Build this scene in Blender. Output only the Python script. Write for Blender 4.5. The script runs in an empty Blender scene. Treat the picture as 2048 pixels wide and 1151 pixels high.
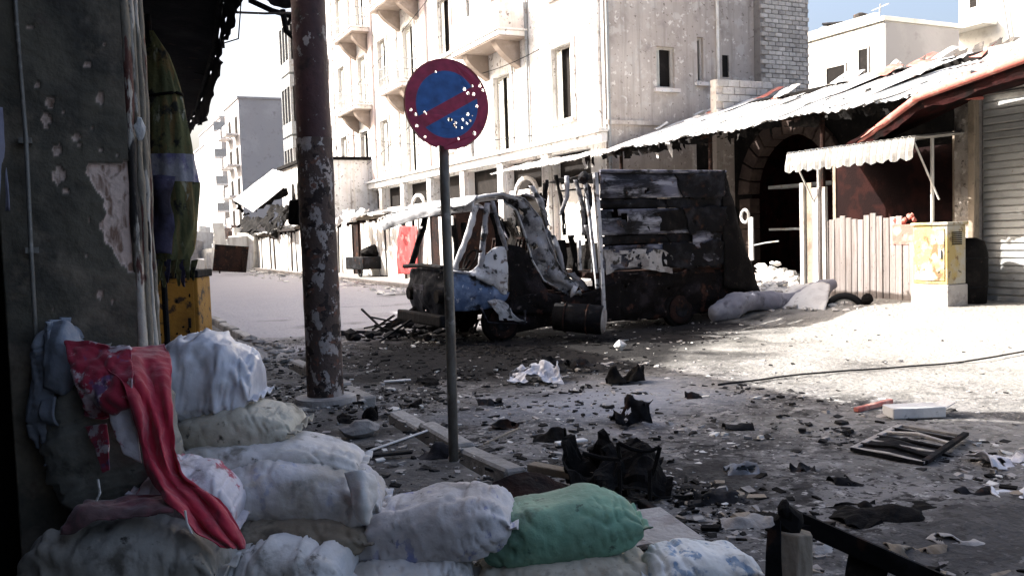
import bpy, bmesh, math, random
from mathutils import Vector, Matrix, noise, Euler
import numpy as np

# ------------------------------------------------------------------ camera, sky, sun, exposure
scn = bpy.context.scene
COL = scn.collection
F_PX, CX, CY = 1774.0, 1024.0, 575.5
YAW, PITCH, ROLL, EYE = math.radians(26), math.radians(3.39), math.radians(1.85), 1.6
fwd = Vector((math.sin(YAW)*math.cos(PITCH), math.cos(YAW)*math.cos(PITCH), -math.sin(PITCH)))
r0 = Vector((math.cos(YAW), -math.sin(YAW), 0)); u0 = r0.cross(fwd)
crt = r0*math.cos(ROLL) - u0*math.sin(ROLL)
cup = u0*math.cos(ROLL) + r0*math.sin(ROLL)
CAM = Vector((0, 0, EYE))
cam = bpy.data.objects.new('camera', bpy.data.cameras.new('camera'))
COL.objects.link(cam)
rot = Matrix((crt, cup, -fwd)).transposed()
cam.matrix_world = Matrix.Translation(CAM) @ rot.to_4x4()
cam.data.sensor_width = 36.0
cam.data.lens = F_PX/2048*36.0
cam.data.clip_start = 0.05
cam.data.clip_end = 3000
scn.camera = cam

SUN_EL = math.radians(36.0)
SUN_H = Vector((-0.80, 0.60, 0)).normalized()
to_sun = (SUN_H*math.cos(SUN_EL) + Vector((0, 0, math.sin(SUN_EL)))).normalized()
world = bpy.data.worlds.new('World'); scn.world = world; world.use_nodes = True
wn = world.node_tree.nodes; wl = world.node_tree.links
sky = wn.new('ShaderNodeTexSky'); sky.sky_type = 'NISHITA'; sky.sun_disc = False
sky.sun_elevation = SUN_EL; sky.sun_rotation = math.atan2(SUN_H.x, SUN_H.y)
sky.air_density = 0.9; sky.dust_density = 9.0; sky.ozone_density = 1.0
wl.new(sky.outputs[0], wn['Background'].inputs[0]); wn['Background'].inputs[1].default_value = 0.14
sun = bpy.data.objects.new('sun', bpy.data.lights.new('sun', 'SUN')); COL.objects.link(sun)
sun.data.energy = 5.0; sun.data.angle = math.radians(0.6); sun.data.color = (1.0, 0.965, 0.915)
sun.rotation_euler = (-to_sun).to_track_quat('-Z', 'Y').to_euler()
scn.view_settings.view_transform = 'Standard'
scn.view_settings.look = 'None'
scn.view_settings.exposure = 1.7
scn.view_settings.gamma = 1.0

# ------------------------------------------------------------------ helpers
def ray(x, y): return fwd + crt*((x-CX)/F_PX) - cup*((y-CY)/F_PX)
def gp(x, y, z=0.0): d = ray(x, y); return CAM + d*((z-EYE)/d.z)
def onx(x, y, X): d = ray(x, y); return CAM + d*(X/d.x)
def ony(x, y, Y): d = ray(x, y); return CAM + d*(Y/d.y)
def dep(x, y, D): return CAM + ray(x, y)*D
RN = random.Random(11)
def U(a, b): return RN.uniform(a, b)
def nz(p, s=1.0, o=0.0): return noise.noise(Vector((p[0]*s+o, p[1]*s+o*1.7, p[2]*s-o*.6)))
def fbm(p, s=1.0, o=0.0): return nz(p, s, o) + .5*nz(p, s*2.1, o+9) + .25*nz(p, s*4.3, o+21)
ORI = {}
def org(o): return ORI.get(o.name, Vector((0, 0, 0)))

def tag(o, label=None, cat=None, group=None, kind=None):
    if label: o['label'] = label
    if cat: o['category'] = cat
    if group: o['group'] = group
    if kind: o['kind'] = kind
    return o
def thing(name, label, cat, loc, group=None):
    o = bpy.data.objects.new(name, None); COL.objects.link(o)
    o.location = loc; o.empty_display_size = .2; ORI[o.name] = Vector(loc)
    return tag(o, label, cat, group)

class MB:
    def __init__(s): s.v = []; s.f = []; s.m = []
    def add(s, vs, fs, m=0):
        k = len(s.v); s.v += [Vector(p) for p in vs]
        s.f += [tuple(i+k for i in f) for f in fs]; s.m += [m]*len(fs); return s
    def obox(s, c, size, R=None, m=0):
        c = Vector(c); a, b, d = [x/2 for x in size]
        P = [Vector((x, y, z)) for x in (-a, a) for y in (-b, b) for z in (-d, d)]
        if R is not None: P = [R @ p for p in P]
        return s.add([p+c for p in P], [(0,1,3,2),(4,6,7,5),(0,4,5,1),(2,3,7,6),(0,2,6,4),(1,5,7,3)], m)
    def box(s, x0, x1, y0, y1, z0, z1, m=0):
        return s.obox(((x0+x1)/2, (y0+y1)/2, (z0+z1)/2), (x1-x0, y1-y0, z1-z0), None, m)
    def tube(s, pts, r, n=8, m=0, cap=True):
        pts = [Vector(p) for p in pts]; N = len(pts)
        rs = r if isinstance(r, (list, tuple)) else [r]*N
        vs = []; fs = []; ref = None
        for i, p in enumerate(pts):
            t = (pts[min(i+1, N-1)]-pts[max(i-1, 0)])
            t = t.normalized() if t.length > 1e-9 else Vector((0, 0, 1))
            if ref is None: ref = Vector((1, 0, 0)) if abs(t.x) < .8 else Vector((0, 1, 0))
            a = t.cross(ref).normalized(); b = t.cross(a).normalized(); ref = -b if False else ref
            for k in range(n):
                an = 2*math.pi*k/n; vs.append(p + (a*math.cos(an)+b*math.sin(an))*rs[i])
        for i in range(N-1):
            for k in range(n):
                k2 = (k+1) % n; fs.append((i*n+k, i*n+k2, (i+1)*n+k2, (i+1)*n+k))
        if cap: fs.append(tuple(range(n))[::-1]); fs.append(tuple((N-1)*n+k for k in range(n)))
        return s.add(vs, fs, m)
    def bar(s, p, q, w, h, m=0):
        p = Vector(p); q = Vector(q); t = q-p; L = t.length; t.normalize()
        R = t.to_track_quat('X', 'Z').to_matrix()
        return s.obox((p+q)/2, (L, w, h), R, m)
    def build(s, name, mats, parent=None, smooth=False, bevel=0, solid=0, label=None):
        me = bpy.data.meshes.new(name); o0 = org(parent) if parent else Vector((0, 0, 0))
        me.from_pydata([p-o0 for p in s.v], [], s.f)
        if not isinstance(mats, (list, tuple)): mats = [mats]
        for mm in mats: me.materials.append(mm)
        if len(mats) > 1: me.polygons.foreach_set('material_index', s.m)
        if smooth: me.polygons.foreach_set('use_smooth', [True]*len(me.polygons))
        me.update()
        o = bpy.data.objects.new(name, me); COL.objects.link(o)
        if parent: o.parent = parent; ORI[o.name] = o0
        if solid:
            md = o.modifiers.new('solid', 'SOLIDIFY'); md.thickness = solid; md.offset = 0
        if bevel:
            md = o.modifiers.new('bevel', 'BEVEL'); md.width = bevel; md.segments = 2; md.limit_method = 'ANGLE'
        if label: o['label'] = label
        return o
def single(mb, name, mats, label, cat, group=None, **k):
    """a thing that is one mesh, origin at its base"""
    lo = Vector((sum(p.x for p in mb.v)/len(mb.v), sum(p.y for p in mb.v)/len(mb.v), min(p.z for p in mb.v)))
    mb.v = [p-lo for p in mb.v]
    o = mb.build(name, mats, None, **k); o.location = lo; ORI[o.name] = lo
    return tag(o, label, cat, group)
def inst(name, mesh, parent, loc, rotm=None, scale=None):
    o = bpy.data.objects.new(name, mesh); COL.objects.link(o); o.parent = parent
    o.location = Vector(loc)-org(parent); ORI[o.name] = org(parent)
    if rotm is not None: o.rotation_euler = rotm
    if scale is not None: o.scale = scale
    return o
def mesh_of(mb, name, mats, bev=0):
    me = bpy.data.meshes.new(name); me.from_pydata(mb.v, [], mb.f)
    for mm in (mats if isinstance(mats, (list, tuple)) else [mats]): me.materials.append(mm)
    if bev:
        bm = bmesh.new(); bm.from_mesh(me)
        bmesh.ops.bevel(bm, geom=bm.edges[:], offset=bev, segments=1, affect='EDGES'); bm.to_mesh(me); bm.free()
    me.update(); return me

def patch(net, n, m, amp=.0, scale=3., seed=0., hole=9., hscale=4., rag=0., corr=None):
    """surface through a control net (rows of points); noise along the normal, torn holes"""
    mb = MB(); nr, nc = len(net), len(net[0]); vs = []
    net = [[Vector(p) for p in r] for r in net]
    def cr(P, t):
        k = min(int(t), len(P)-2); f = t-k
        p1, p2 = P[k], P[k+1]
        p0 = P[k-1] if k > 0 else p1*2-p2; p3 = P[k+2] if k+2 < len(P) else p2*2-p1
        return .5*((2*p1)+(p2-p0)*f+(2*p0-5*p1+4*p2-p3)*f*f+(3*p1-p0-3*p2+p3)*f*f*f)
    G = []
    for i in range(n+1):
        row = [cr([net[a][c] for a in range(nr)], i/n*(nr-1)) for c in range(nc)]
        G.append([cr(row, j/m*(nc-1)) for j in range(m+1)])
    for i in range(n+1):
        for j in range(m+1):
            a = G[min(i+1, n)][j]-G[max(i-1, 0)][j]; b = G[i][min(j+1, m)]-G[i][max(j-1, 0)]
            N = a.cross(b); N = N.normalized() if N.length > 1e-9 else Vector((0, 0, 1))
            p = G[i][j]
            d = fbm(p, scale, seed)*amp
            if corr: d += corr[0]*math.sin(2*math.pi*(j if corr[2] else i)/corr[1])
            q = p + N*d
            if rag and (i in (0, n) or j in (0, m)): q = q + Vector((nz(p, 7, seed), nz(p, 7, seed+5), nz(p, 7, seed+8)))*rag
            vs.append(q)
    fs = []
    for i in range(n):
        for j in range(m):
            c = vs[i*(m+1)+j]
            if fbm(c, hscale, seed+40) > hole: continue
            fs.append((i*(m+1)+j, i*(m+1)+j+1, (i+1)*(m+1)+j+1, (i+1)*(m+1)+j))
    return mb.add(vs, fs)

def chunk(mb, c, size, seed, m=0, sub=1, rough=.35):
    bm = bmesh.new(); bmesh.ops.create_icosphere(bm, subdivisions=sub, radius=.5)
    R = Euler((seed*1.3, seed*2.1, seed*.7)).to_matrix()
    k = len(mb.v)
    for v in bm.verts:
        p = R @ v.co; p = p*(1+rough*nz(p, 2.4, seed))
        mx = max(abs(p.x), abs(p.y), abs(p.z)); p = p*(1+.35*(p.length/mx-1)*-1)
        mb.v.append(Vector((p.x*size[0], p.y*size[1], p.z*size[2]))+Vector(c))
    for f in bm.faces: mb.f.append(tuple(v.index+k for v in f.verts)); mb.m.append(m)
    bm.free(); return mb

# ------------------------------------------------------------------ materials
def mat(name, base, layers=(), rough=.85, metal=0., bump=(.25, 30.), rand=.12, spec=.25, coord='Object', weave=None, sheen=0):
    m = bpy.data.materials.new(name); m.use_nodes = True
    nt = m.node_tree; N = nt.nodes; L = nt.links; bs = N['Principled BSDF']
    tc = N.new('ShaderNodeTexCoord'); oi = N.new('ShaderNodeObjectInfo')
    ad = N.new('ShaderNodeVectorMath'); ad.operation = 'ADD'
    ml = N.new('ShaderNodeVectorMath'); ml.operation = 'SCALE'; ml.inputs[3].default_value = 37.0
    cb = N.new('ShaderNodeCombineXYZ')
    for i in range(3): L.new(oi.outputs['Random'], cb.inputs[i])
    L.new(cb.outputs[0], ml.inputs[0]); L.new(tc.outputs[coord], ad.inputs[0])
    if coord == 'Object': L.new(ml.outputs[0], ad.inputs[1])
    vec = ad.outputs[0]
    col = N.new('ShaderNodeRGB'); col.outputs[0].default_value = (*base, 1); cur = col.outputs[0]
    for lay in layers:
        c2, sc, lo, hi = lay[:4]; st = lay[4] if len(lay) > 4 else None
        v2 = vec
        if st:
            mp = N.new('ShaderNodeMapping'); mp.inputs['Scale'].default_value = st; L.new(vec, mp.inputs[0]); v2 = mp.outputs[0]
        t = N.new('ShaderNodeTexNoise'); t.inputs['Scale'].default_value = sc; t.inputs['Detail'].default_value = 7; t.inputs['Roughness'].default_value = .62
        L.new(v2, t.inputs['Vector'])
        rp = N.new('ShaderNodeValToRGB'); rp.color_ramp.elements[0].position = lo; rp.color_ramp.elements[1].position = hi
        L.new(t.outputs[0], rp.inputs[0])
        mx = N.new('ShaderNodeMix'); mx.data_type = 'RGBA'
        L.new(rp.outputs[0], mx.inputs[0]); L.new(cur, mx.inputs[6]); mx.inputs[7].default_value = (*c2, 1); cur = mx.outputs[2]
    if rand:
        hs = N.new('ShaderNodeHueSaturation'); mr = N.new('ShaderNodeMapRange')
        mr.inputs[3].default_value = 1-rand; mr.inputs[4].default_value = 1+rand
        L.new(oi.outputs['Random'], mr.inputs[0]); L.new(mr.outputs[0], hs.inputs['Value']); L.new(cur, hs.inputs['Color']); cur = hs.outputs[0]
    L.new(cur, bs.inputs['Base Color'])
    bs.inputs['Roughness'].default_value = rough; bs.inputs['Metallic'].default_value = metal
    bs.inputs['Specular IOR Level'].default_value = spec
    if sheen: bs.inputs['Sheen Weight'].default_value = sheen
    if bump:
        t = N.new('ShaderNodeTexNoise'); t.inputs['Scale'].default_value = bump[1]; t.inputs['Detail'].default_value = 6; L.new(vec, t.inputs['Vector'])
        b = N.new('ShaderNodeBump'); b.inputs['Strength'].default_value = bump[0]; b.inputs['Distance'].default_value = .03
        L.new(t.outputs[0], b.inputs['Height']); nrm = b.outputs[0]
        if weave:
            w = N.new('ShaderNodeTexChecker'); w.inputs['Scale'].default_value = weave; L.new(tc.outputs['Object'], w.inputs['Vector'])
            b2 = N.new('ShaderNodeBump'); b2.inputs['Strength'].default_value = .12; b2.inputs['Distance'].default_value = .004
            L.new(w.outputs[1], b2.inputs['Height']); L.new(nrm, b2.inputs['Normal']); nrm = b2.outputs[0]
        L.new(nrm, bs.inputs['Normal'])
    return m
MT = {}
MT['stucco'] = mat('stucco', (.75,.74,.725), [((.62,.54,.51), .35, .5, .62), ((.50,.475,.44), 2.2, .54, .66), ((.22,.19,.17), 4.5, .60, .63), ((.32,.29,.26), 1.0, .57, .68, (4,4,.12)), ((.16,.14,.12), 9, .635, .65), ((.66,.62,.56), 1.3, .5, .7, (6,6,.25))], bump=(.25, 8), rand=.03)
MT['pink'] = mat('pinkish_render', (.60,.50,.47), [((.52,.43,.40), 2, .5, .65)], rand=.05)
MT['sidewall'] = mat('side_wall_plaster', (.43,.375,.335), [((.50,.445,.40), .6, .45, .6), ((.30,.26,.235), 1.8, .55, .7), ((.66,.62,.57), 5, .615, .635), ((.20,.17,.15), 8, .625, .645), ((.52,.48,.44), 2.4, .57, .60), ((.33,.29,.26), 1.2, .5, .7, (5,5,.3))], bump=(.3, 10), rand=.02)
MT['block'] = mat('concrete_block', (.40,.38,.36), [((.50,.48,.46), 3, .5, .65), ((.27,.25,.24), 7, .58, .68)], bump=(.5, 25), rand=.22)
MT['mortar'] = mat('mortar', (.27,.25,.235), [((.2,.18,.17), 5, .5, .65)], rand=0)
MT['cream'] = mat('cream_render', (.78,.75,.69), [((.6,.56,.5), 1.2, .52, .68), ((.5,.45,.4), 5, .62, .7)], bump=(.2, 10), rand=.05)
MT['palegrey'] = mat('pale_grey_render', (.36,.345,.345), [((.42,.40,.40), .4, .48, .6), ((.28,.265,.26), 1.6, .56, .7)], bump=(.2, 6), rand=.05)
MT['dark'] = mat('dark_recess', (.018,.016,.015), [((.03,.026,.024), 3, .5, .7)], rand=0, spec=.06)
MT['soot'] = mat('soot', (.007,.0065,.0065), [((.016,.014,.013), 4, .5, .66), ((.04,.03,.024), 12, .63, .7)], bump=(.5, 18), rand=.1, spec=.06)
MT['frame'] = mat('window_frame', (.45,.42,.38), [((.3,.27,.24), 6, .55, .7)], rand=.1)
MT['shutter'] = mat('painted_shutter', (.55,.55,.50), [((.38,.36,.32), 4, .52, .68)], rand=.12)
MT['rail'] = mat('rail_iron', (.30,.31,.31), [((.2,.15,.12), 8, .55, .68)], rough=.6, rand=.1)
MT['soffit'] = mat('soffit_shade_brown', (.30,.245,.205), [((.38,.32,.28), 2, .5, .65)], rand=.05)  # brown that paints in the shade under the balconies
MT['whitemetal'] = mat('white_sheet_metal', (.66,.645,.61), [((.52,.48,.43), 2.5, .5, .66), ((.33,.22,.15), 9, .65, .71), ((.48,.45,.41), 2, .5, .7, (4,4,.2))], rough=.6, rand=.08)
MT['corr'] = mat('galvanised_corrugated', (.60,.60,.59), [((.46,.44,.42), 1.5, .48, .64), ((.33,.20,.13), 5, .62, .72), ((.16,.13,.11), 13, .69, .73)], rough=.5, metal=.15, bump=(.12, 25), rand=.12)
MT['shopshutter'] = mat('shop_shutter_paint', (.30,.305,.30), [((.22,.22,.21), 2.5, .5, .66), ((.14,.10,.08), 9, .64, .70)], rough=.55, rand=.08)
MT['corr_dark'] = mat('sooty_corrugated', (.06,.055,.052), [((.16,.14,.125), 3, .54, .68), ((.14,.07,.045), 6, .6, .7)], rough=.75, rand=.15, spec=.06)
MT['redpaint'] = mat('faded_red_steel', (.42,.13,.105), [((.52,.30,.25), 5, .5, .65), ((.22,.07,.05), 11, .6, .7)], rough=.65, rand=.05)
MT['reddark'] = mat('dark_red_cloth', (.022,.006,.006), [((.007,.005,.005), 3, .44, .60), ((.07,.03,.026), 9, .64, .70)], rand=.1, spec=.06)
MT['shademaroon'] = mat('shade_dark_maroon', (.010,.005,.005), [((.022,.008,.007), 3, .5, .62)], rand=0, spec=.05)  # maroon darkened in colour for the awning's shade on the rear panel
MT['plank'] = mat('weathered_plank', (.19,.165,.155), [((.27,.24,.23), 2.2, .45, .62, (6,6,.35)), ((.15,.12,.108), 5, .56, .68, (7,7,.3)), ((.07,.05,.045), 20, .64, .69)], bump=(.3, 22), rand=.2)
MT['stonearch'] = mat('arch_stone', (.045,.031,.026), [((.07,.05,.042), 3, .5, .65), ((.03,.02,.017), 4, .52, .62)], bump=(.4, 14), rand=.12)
MT['awning'] = mat('pale_awning', (.33,.325,.31), [((.25,.235,.215), 4, .5, .64), ((.18,.14,.12), 11, .63, .68)], rough=.6, rand=.04)
MT['awnshadestripe'] = mat('awning_shade_stripe', (.12,.115,.11), [((.17,.16,.15), 5, .5, .65)], rand=0)  # stripes that also put the corrugation's shading into the colour
MT['asphalt_kerb'] = mat('kerb_stone', (.30,.285,.27), [((.2,.19,.18), 4, .48, .64), ((.38,.36,.34), 9, .58, .68)], bump=(.5, 25), rand=.2)
MT['concrete'] = mat('broken_concrete', (.32,.30,.285), [((.22,.2,.19), 5, .5, .64), ((.42,.40,.38), 9, .58, .7)], bump=(.6, 22), rand=.25)
MT['white_rubble'] = mat('white_rubble', (.60,.585,.56), [((.42,.40,.38), 5, .52, .66), ((.25,.23,.22), 12, .64, .7)], bump=(.5, 20), rand=.15)
MT['burnt'] = mat('burnt_metal', (.008,.008,.009), [((.026,.026,.030), 3, .5, .66), ((.045,.022,.014), 5, .58, .7), ((.2,.19,.19), 14, .68, .72)], rough=.7, bump=(.4, 14), rand=.2, spec=.06)
MT['rust'] = mat('burnt_rust', (.030,.016,.013), [((.012,.010,.010), 3, .42, .58), ((.085,.04,.025), 6, .57, .70), ((.25,.21,.19), 14, .68, .72)], rough=.85, bump=(.5, 20), rand=.15, spec=.06)
MT['skirt'] = mat('charred_skirt', (.008,.007,.007), [((.022,.018,.02), 3, .5, .62), ((.06,.028,.02), 4, .58, .68), ((.10,.08,.075), 9, .63, .69)], rough=.8, bump=(.6, 16), rand=.1, spec=.06)
MT['boxgrey'] = mat('scorched_grey_panel', (.12,.12,.15), [((.02,.02,.024), 1.1, .44, .56, (1,1,3.5)), ((.27,.27,.30), 1.6, .52, .64, (1,1,5)), ((.008,.008,.008), 2.4, .52, .60), ((.10,.06,.045), 6, .64, .72), ((.42,.42,.44), 16, .69, .73)], rough=.55, bump=(.25, 12), rand=.1, spec=.06)
MT['cabwhite'] = mat('burnt_white_cab', (.46,.46,.475), [((.26,.26,.27), 3, .48, .60), ((.12,.09,.08), 5, .57, .63), ((.015,.015,.015), 6, .585, .63)], rough=.45, bump=(.15, 12), rand=.03)
MT['frontblack'] = mat('charred_front_paint', (.006,.007,.010), [((.014,.016,.024), 2, .5, .62), ((.14,.14,.16), 9, .65, .69)], rough=.5, bump=(.4, 14), rand=0, spec=.06)
MT['plategrey'] = mat('pale_scorched_plate', (.36,.34,.325), [((.2,.18,.17), 4, .48, .6), ((.04,.035,.03), 6, .57, .64)], rand=0)
MT['cabgrey'] = mat('scorched_cab_skin', (.24,.24,.26), [((.08,.08,.09), 3, .46, .58), ((.42,.42,.43), 6, .55, .66), ((.012,.012,.012), 5, .54, .60), ((.2,.1,.06), 9, .64, .7)], rough=.5, bump=(.25, 14), rand=.03)
MT['cabblue'] = mat('blue_cab_paint', (.065,.10,.185), [((.15,.20,.30), 3, .5, .60), ((.014,.016,.025), 4, .52, .60), ((.4,.42,.46), 9, .62, .67)], rough=.4, bump=(.2, 12), rand=.03)
MT['pole'] = mat('peeling_pole', (.062,.034,.034), [((.085,.042,.044), 2, .45, .6), ((.33,.30,.29), 6, .60, .615, (1,1,.6)), ((.2,.19,.185), 11, .63, .64), ((.03,.02,.02), 5, .56, .66)], rough=.6, bump=(.35, 14), rand=0)
MT['pole_lower'] = mat('peeling_pole_lower', (.085,.06,.052), [((.34,.305,.29), 6, .545, .56, (1,1,.6)), ((.03,.022,.02), 7, .545, .56), ((.15,.075,.055), 9, .60, .62), ((.40,.37,.35), 16, .635, .65)], rough=.75, bump=(.6, 16), rand=0)
MT['post'] = mat('galvanised_post', (.20,.19,.17), [((.11,.095,.08), 6, .48, .62, (1,1,.4)), ((.33,.32,.30), 11, .6, .7)], rough=.55, metal=.35, rand=0)
MT['yellowcab'] = mat('ochre_cabinet', (.36,.185,.03), [((.24,.12,.022), 3, .46, .62), ((.05,.03,.018), 6, .56, .62)], rough=.55, rand=0)
MT['yellowpale'] = mat('pale_yellow_cabinet', (.36,.275,.11), [((.36,.34,.29), 1.6, .44, .54), ((.16,.10,.05), 5, .56, .63), ((.04,.03,.02), 9, .62, .66)], rough=.6, rand=0)
MT['wood'] = mat('old_wood', (.24,.20,.155), [((.15,.12,.09), 4, .5, .66, (6,1,1)), ((.12,.09,.07), 12, .62, .7)], rand=.15)
MT['rubber'] = mat('rubber', (.016,.016,.017), [((.05,.047,.045), 6, .55, .68)], rough=.8, rand=.1, spec=.06)
MT['greycloth'] = mat('grey_canvas', (.17,.17,.205), [((.25,.25,.28), 2.5, .48, .62), ((.08,.08,.10), 5, .54, .66)], rand=.1, sheen=.2)
MT['whitecloth'] = mat('white_tarp', (.62,.61,.60), [((.48,.46,.45), 3, .5, .66), ((.3,.28,.27), 9, .64, .7)], rand=.08)
MT['pillarside'] = mat('peeling_side_paint', (.16,.14,.11), [((.42,.38,.33), 5, .51, .525, (1,1,.2)), ((.085,.035,.028), 7, .59, .605, (1,1,.22)), ((.025,.022,.02), 6, .53, .55, (1,1,.22))], bump=(.6, 18), rand=.1)
MT['shadewall'] = mat('shade_black_wall', (.014,.013,.012), [((.026,.024,.022), 2, .5, .66)], rand=.1, spec=.06)  # near-black colour that paints in the arcade's deep shade
MT['darkcanvas'] = mat('dark_canvas', (.022,.021,.024), [((.045,.042,.046), 2.4, .5, .66), ((.07,.05,.045), 8, .63, .7)], rand=.1, spec=.06)
MT['parasol'] = mat('yellow_green_canvas', (.155,.145,.062), [((.09,.092,.042), 4, .44, .56, (3,3,.5)), ((.18,.115,.045), 5, .52, .62, (3,3,.4)), ((.028,.026,.02), 7, .53, .60), ((.30,.28,.20), 9, .60, .65, (2,2,.6))], rand=.05)
MT['parasolband'] = mat('lavender_band', (.33,.31,.33), [((.13,.11,.2), 5, .5, .62), ((.45,.43,.42), 9, .6, .7)], rand=0)
MT['purple'] = mat('dark_purple_canvas', (.06,.05,.085), [((.2,.19,.24), 7, .60, .68), ((.025,.02,.03), 4, .48, .6)], rand=0)
MT['teal'] = mat('teal_board', (.02,.10,.085), [((.012,.05,.045), 4, .5, .66)], rand=0)
MT['lavender'] = mat('lavender_sheet', (.30,.29,.36), [((.2,.19,.26), 4, .5, .66)], rand=0)
MT['cinder'] = mat('cinders', (.028,.027,.027), [((.010,.0095,.0095), 2, .42, .56), ((.075,.07,.068), 5, .58, .66)], rand=0, spec=.08)

def bagmat(name, base, dirt, print_col=None, pthr=(.58,.63), pscale=9):
    base = tuple(min(.8, c*1.3*w) for c, w in zip(base, (1.04, 1.0, .93))); dirt = tuple(c*1.2*w for c, w in zip(dirt, (1.06, 1.0, .88)))
    lay = [(dirt, 2.6, .44, .64), (tuple(c*.5 for c in dirt), 6, .57, .68), (tuple(c*.3 for c in dirt), 16, .63, .70), (tuple(min(.7, c*1.5) for c in dirt), 4, .60, .72, (1,3,3))]
    if print_col: lay.insert(0, (print_col, pscale, pthr[0], pthr[1], (1.6,1,1)))
    return mat(name, base, lay, rough=.62, bump=(.22, 26), rand=.05, weave=170., sheen=.1, spec=.3)
BAG = dict(
    blue=bagmat('bag_blue_white', (.40,.40,.44), (.28,.265,.26), (.34,.37,.50)),
    printed=bagmat('bag_printed', (.44,.44,.48), (.34,.33,.36), (.17,.20,.42), (.57,.62), 11),
    green=bagmat('bag_green', (.12,.25,.185), (.10,.18,.14), (.22,.42,.33), (.62,.68)),
    beige=bagmat('bag_beige', (.34,.325,.285), (.24,.22,.19)),
    grey=bagmat('bag_grey', (.27,.265,.26), (.17,.16,.15)),
    darkgrey=bagmat('bag_dark_grey', (.15,.15,.14), (.09,.09,.08)),
    brown=bagmat('bag_brown', (.17,.145,.115), (.11,.09,.07)),
    white=bagmat('bag_white', (.44,.44,.465), (.31,.30,.30)),
    pinkwhite=bagmat('bag_pink_white', (.48,.46,.52), (.36,.33,.38), (.42,.06,.10), (.56,.60), 7),
    paleblue=bagmat('bag_pale_blue', (.48,.52,.57), (.38,.40,.42), (.15,.26,.42), (.56,.60), 8),
    plastic=mat('white_plastic_sack', (.62,.62,.66), [((.42,.42,.47), 3, .48, .62), ((.60,.60,.63), 6, .58, .68), ((.2,.19,.2), 8, .65, .71)], rough=.35, bump=(.25, 12), rand=0, spec=.5),
    slate=mat('slate_sack', (.22,.24,.28), [((.31,.33,.38), 3, .5, .63), ((.12,.125,.14), 5, .54, .66)], rough=.6, bump=(.3, 20), rand=0, weave=170.),
)
MT['redcloth'] = mat('red_cloth', (.37,.016,.040), [((.24,.012,.028), 4, .46, .62), ((.10,.008,.02), 6, .60, .72)], rough=.8, bump=(.2, 30), rand=0, sheen=.3)
MT['dullpink'] = mat('dull_pink_cloth', (.16,.045,.055), [((.09,.05,.05), 4, .46, .6), ((.22,.14,.14), 7, .58, .68)], rand=0, sheen=.2)
MT['redprint'] = mat('red_printed_cloth', (.27,.014,.034), [((.52,.42,.44), 10, .55, .59), ((.12,.05,.13), 8, .58, .63), ((.14,.01,.022), 5, .58, .7)], rough=.8, bump=(.2, 30), rand=0, sheen=.3)

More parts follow.
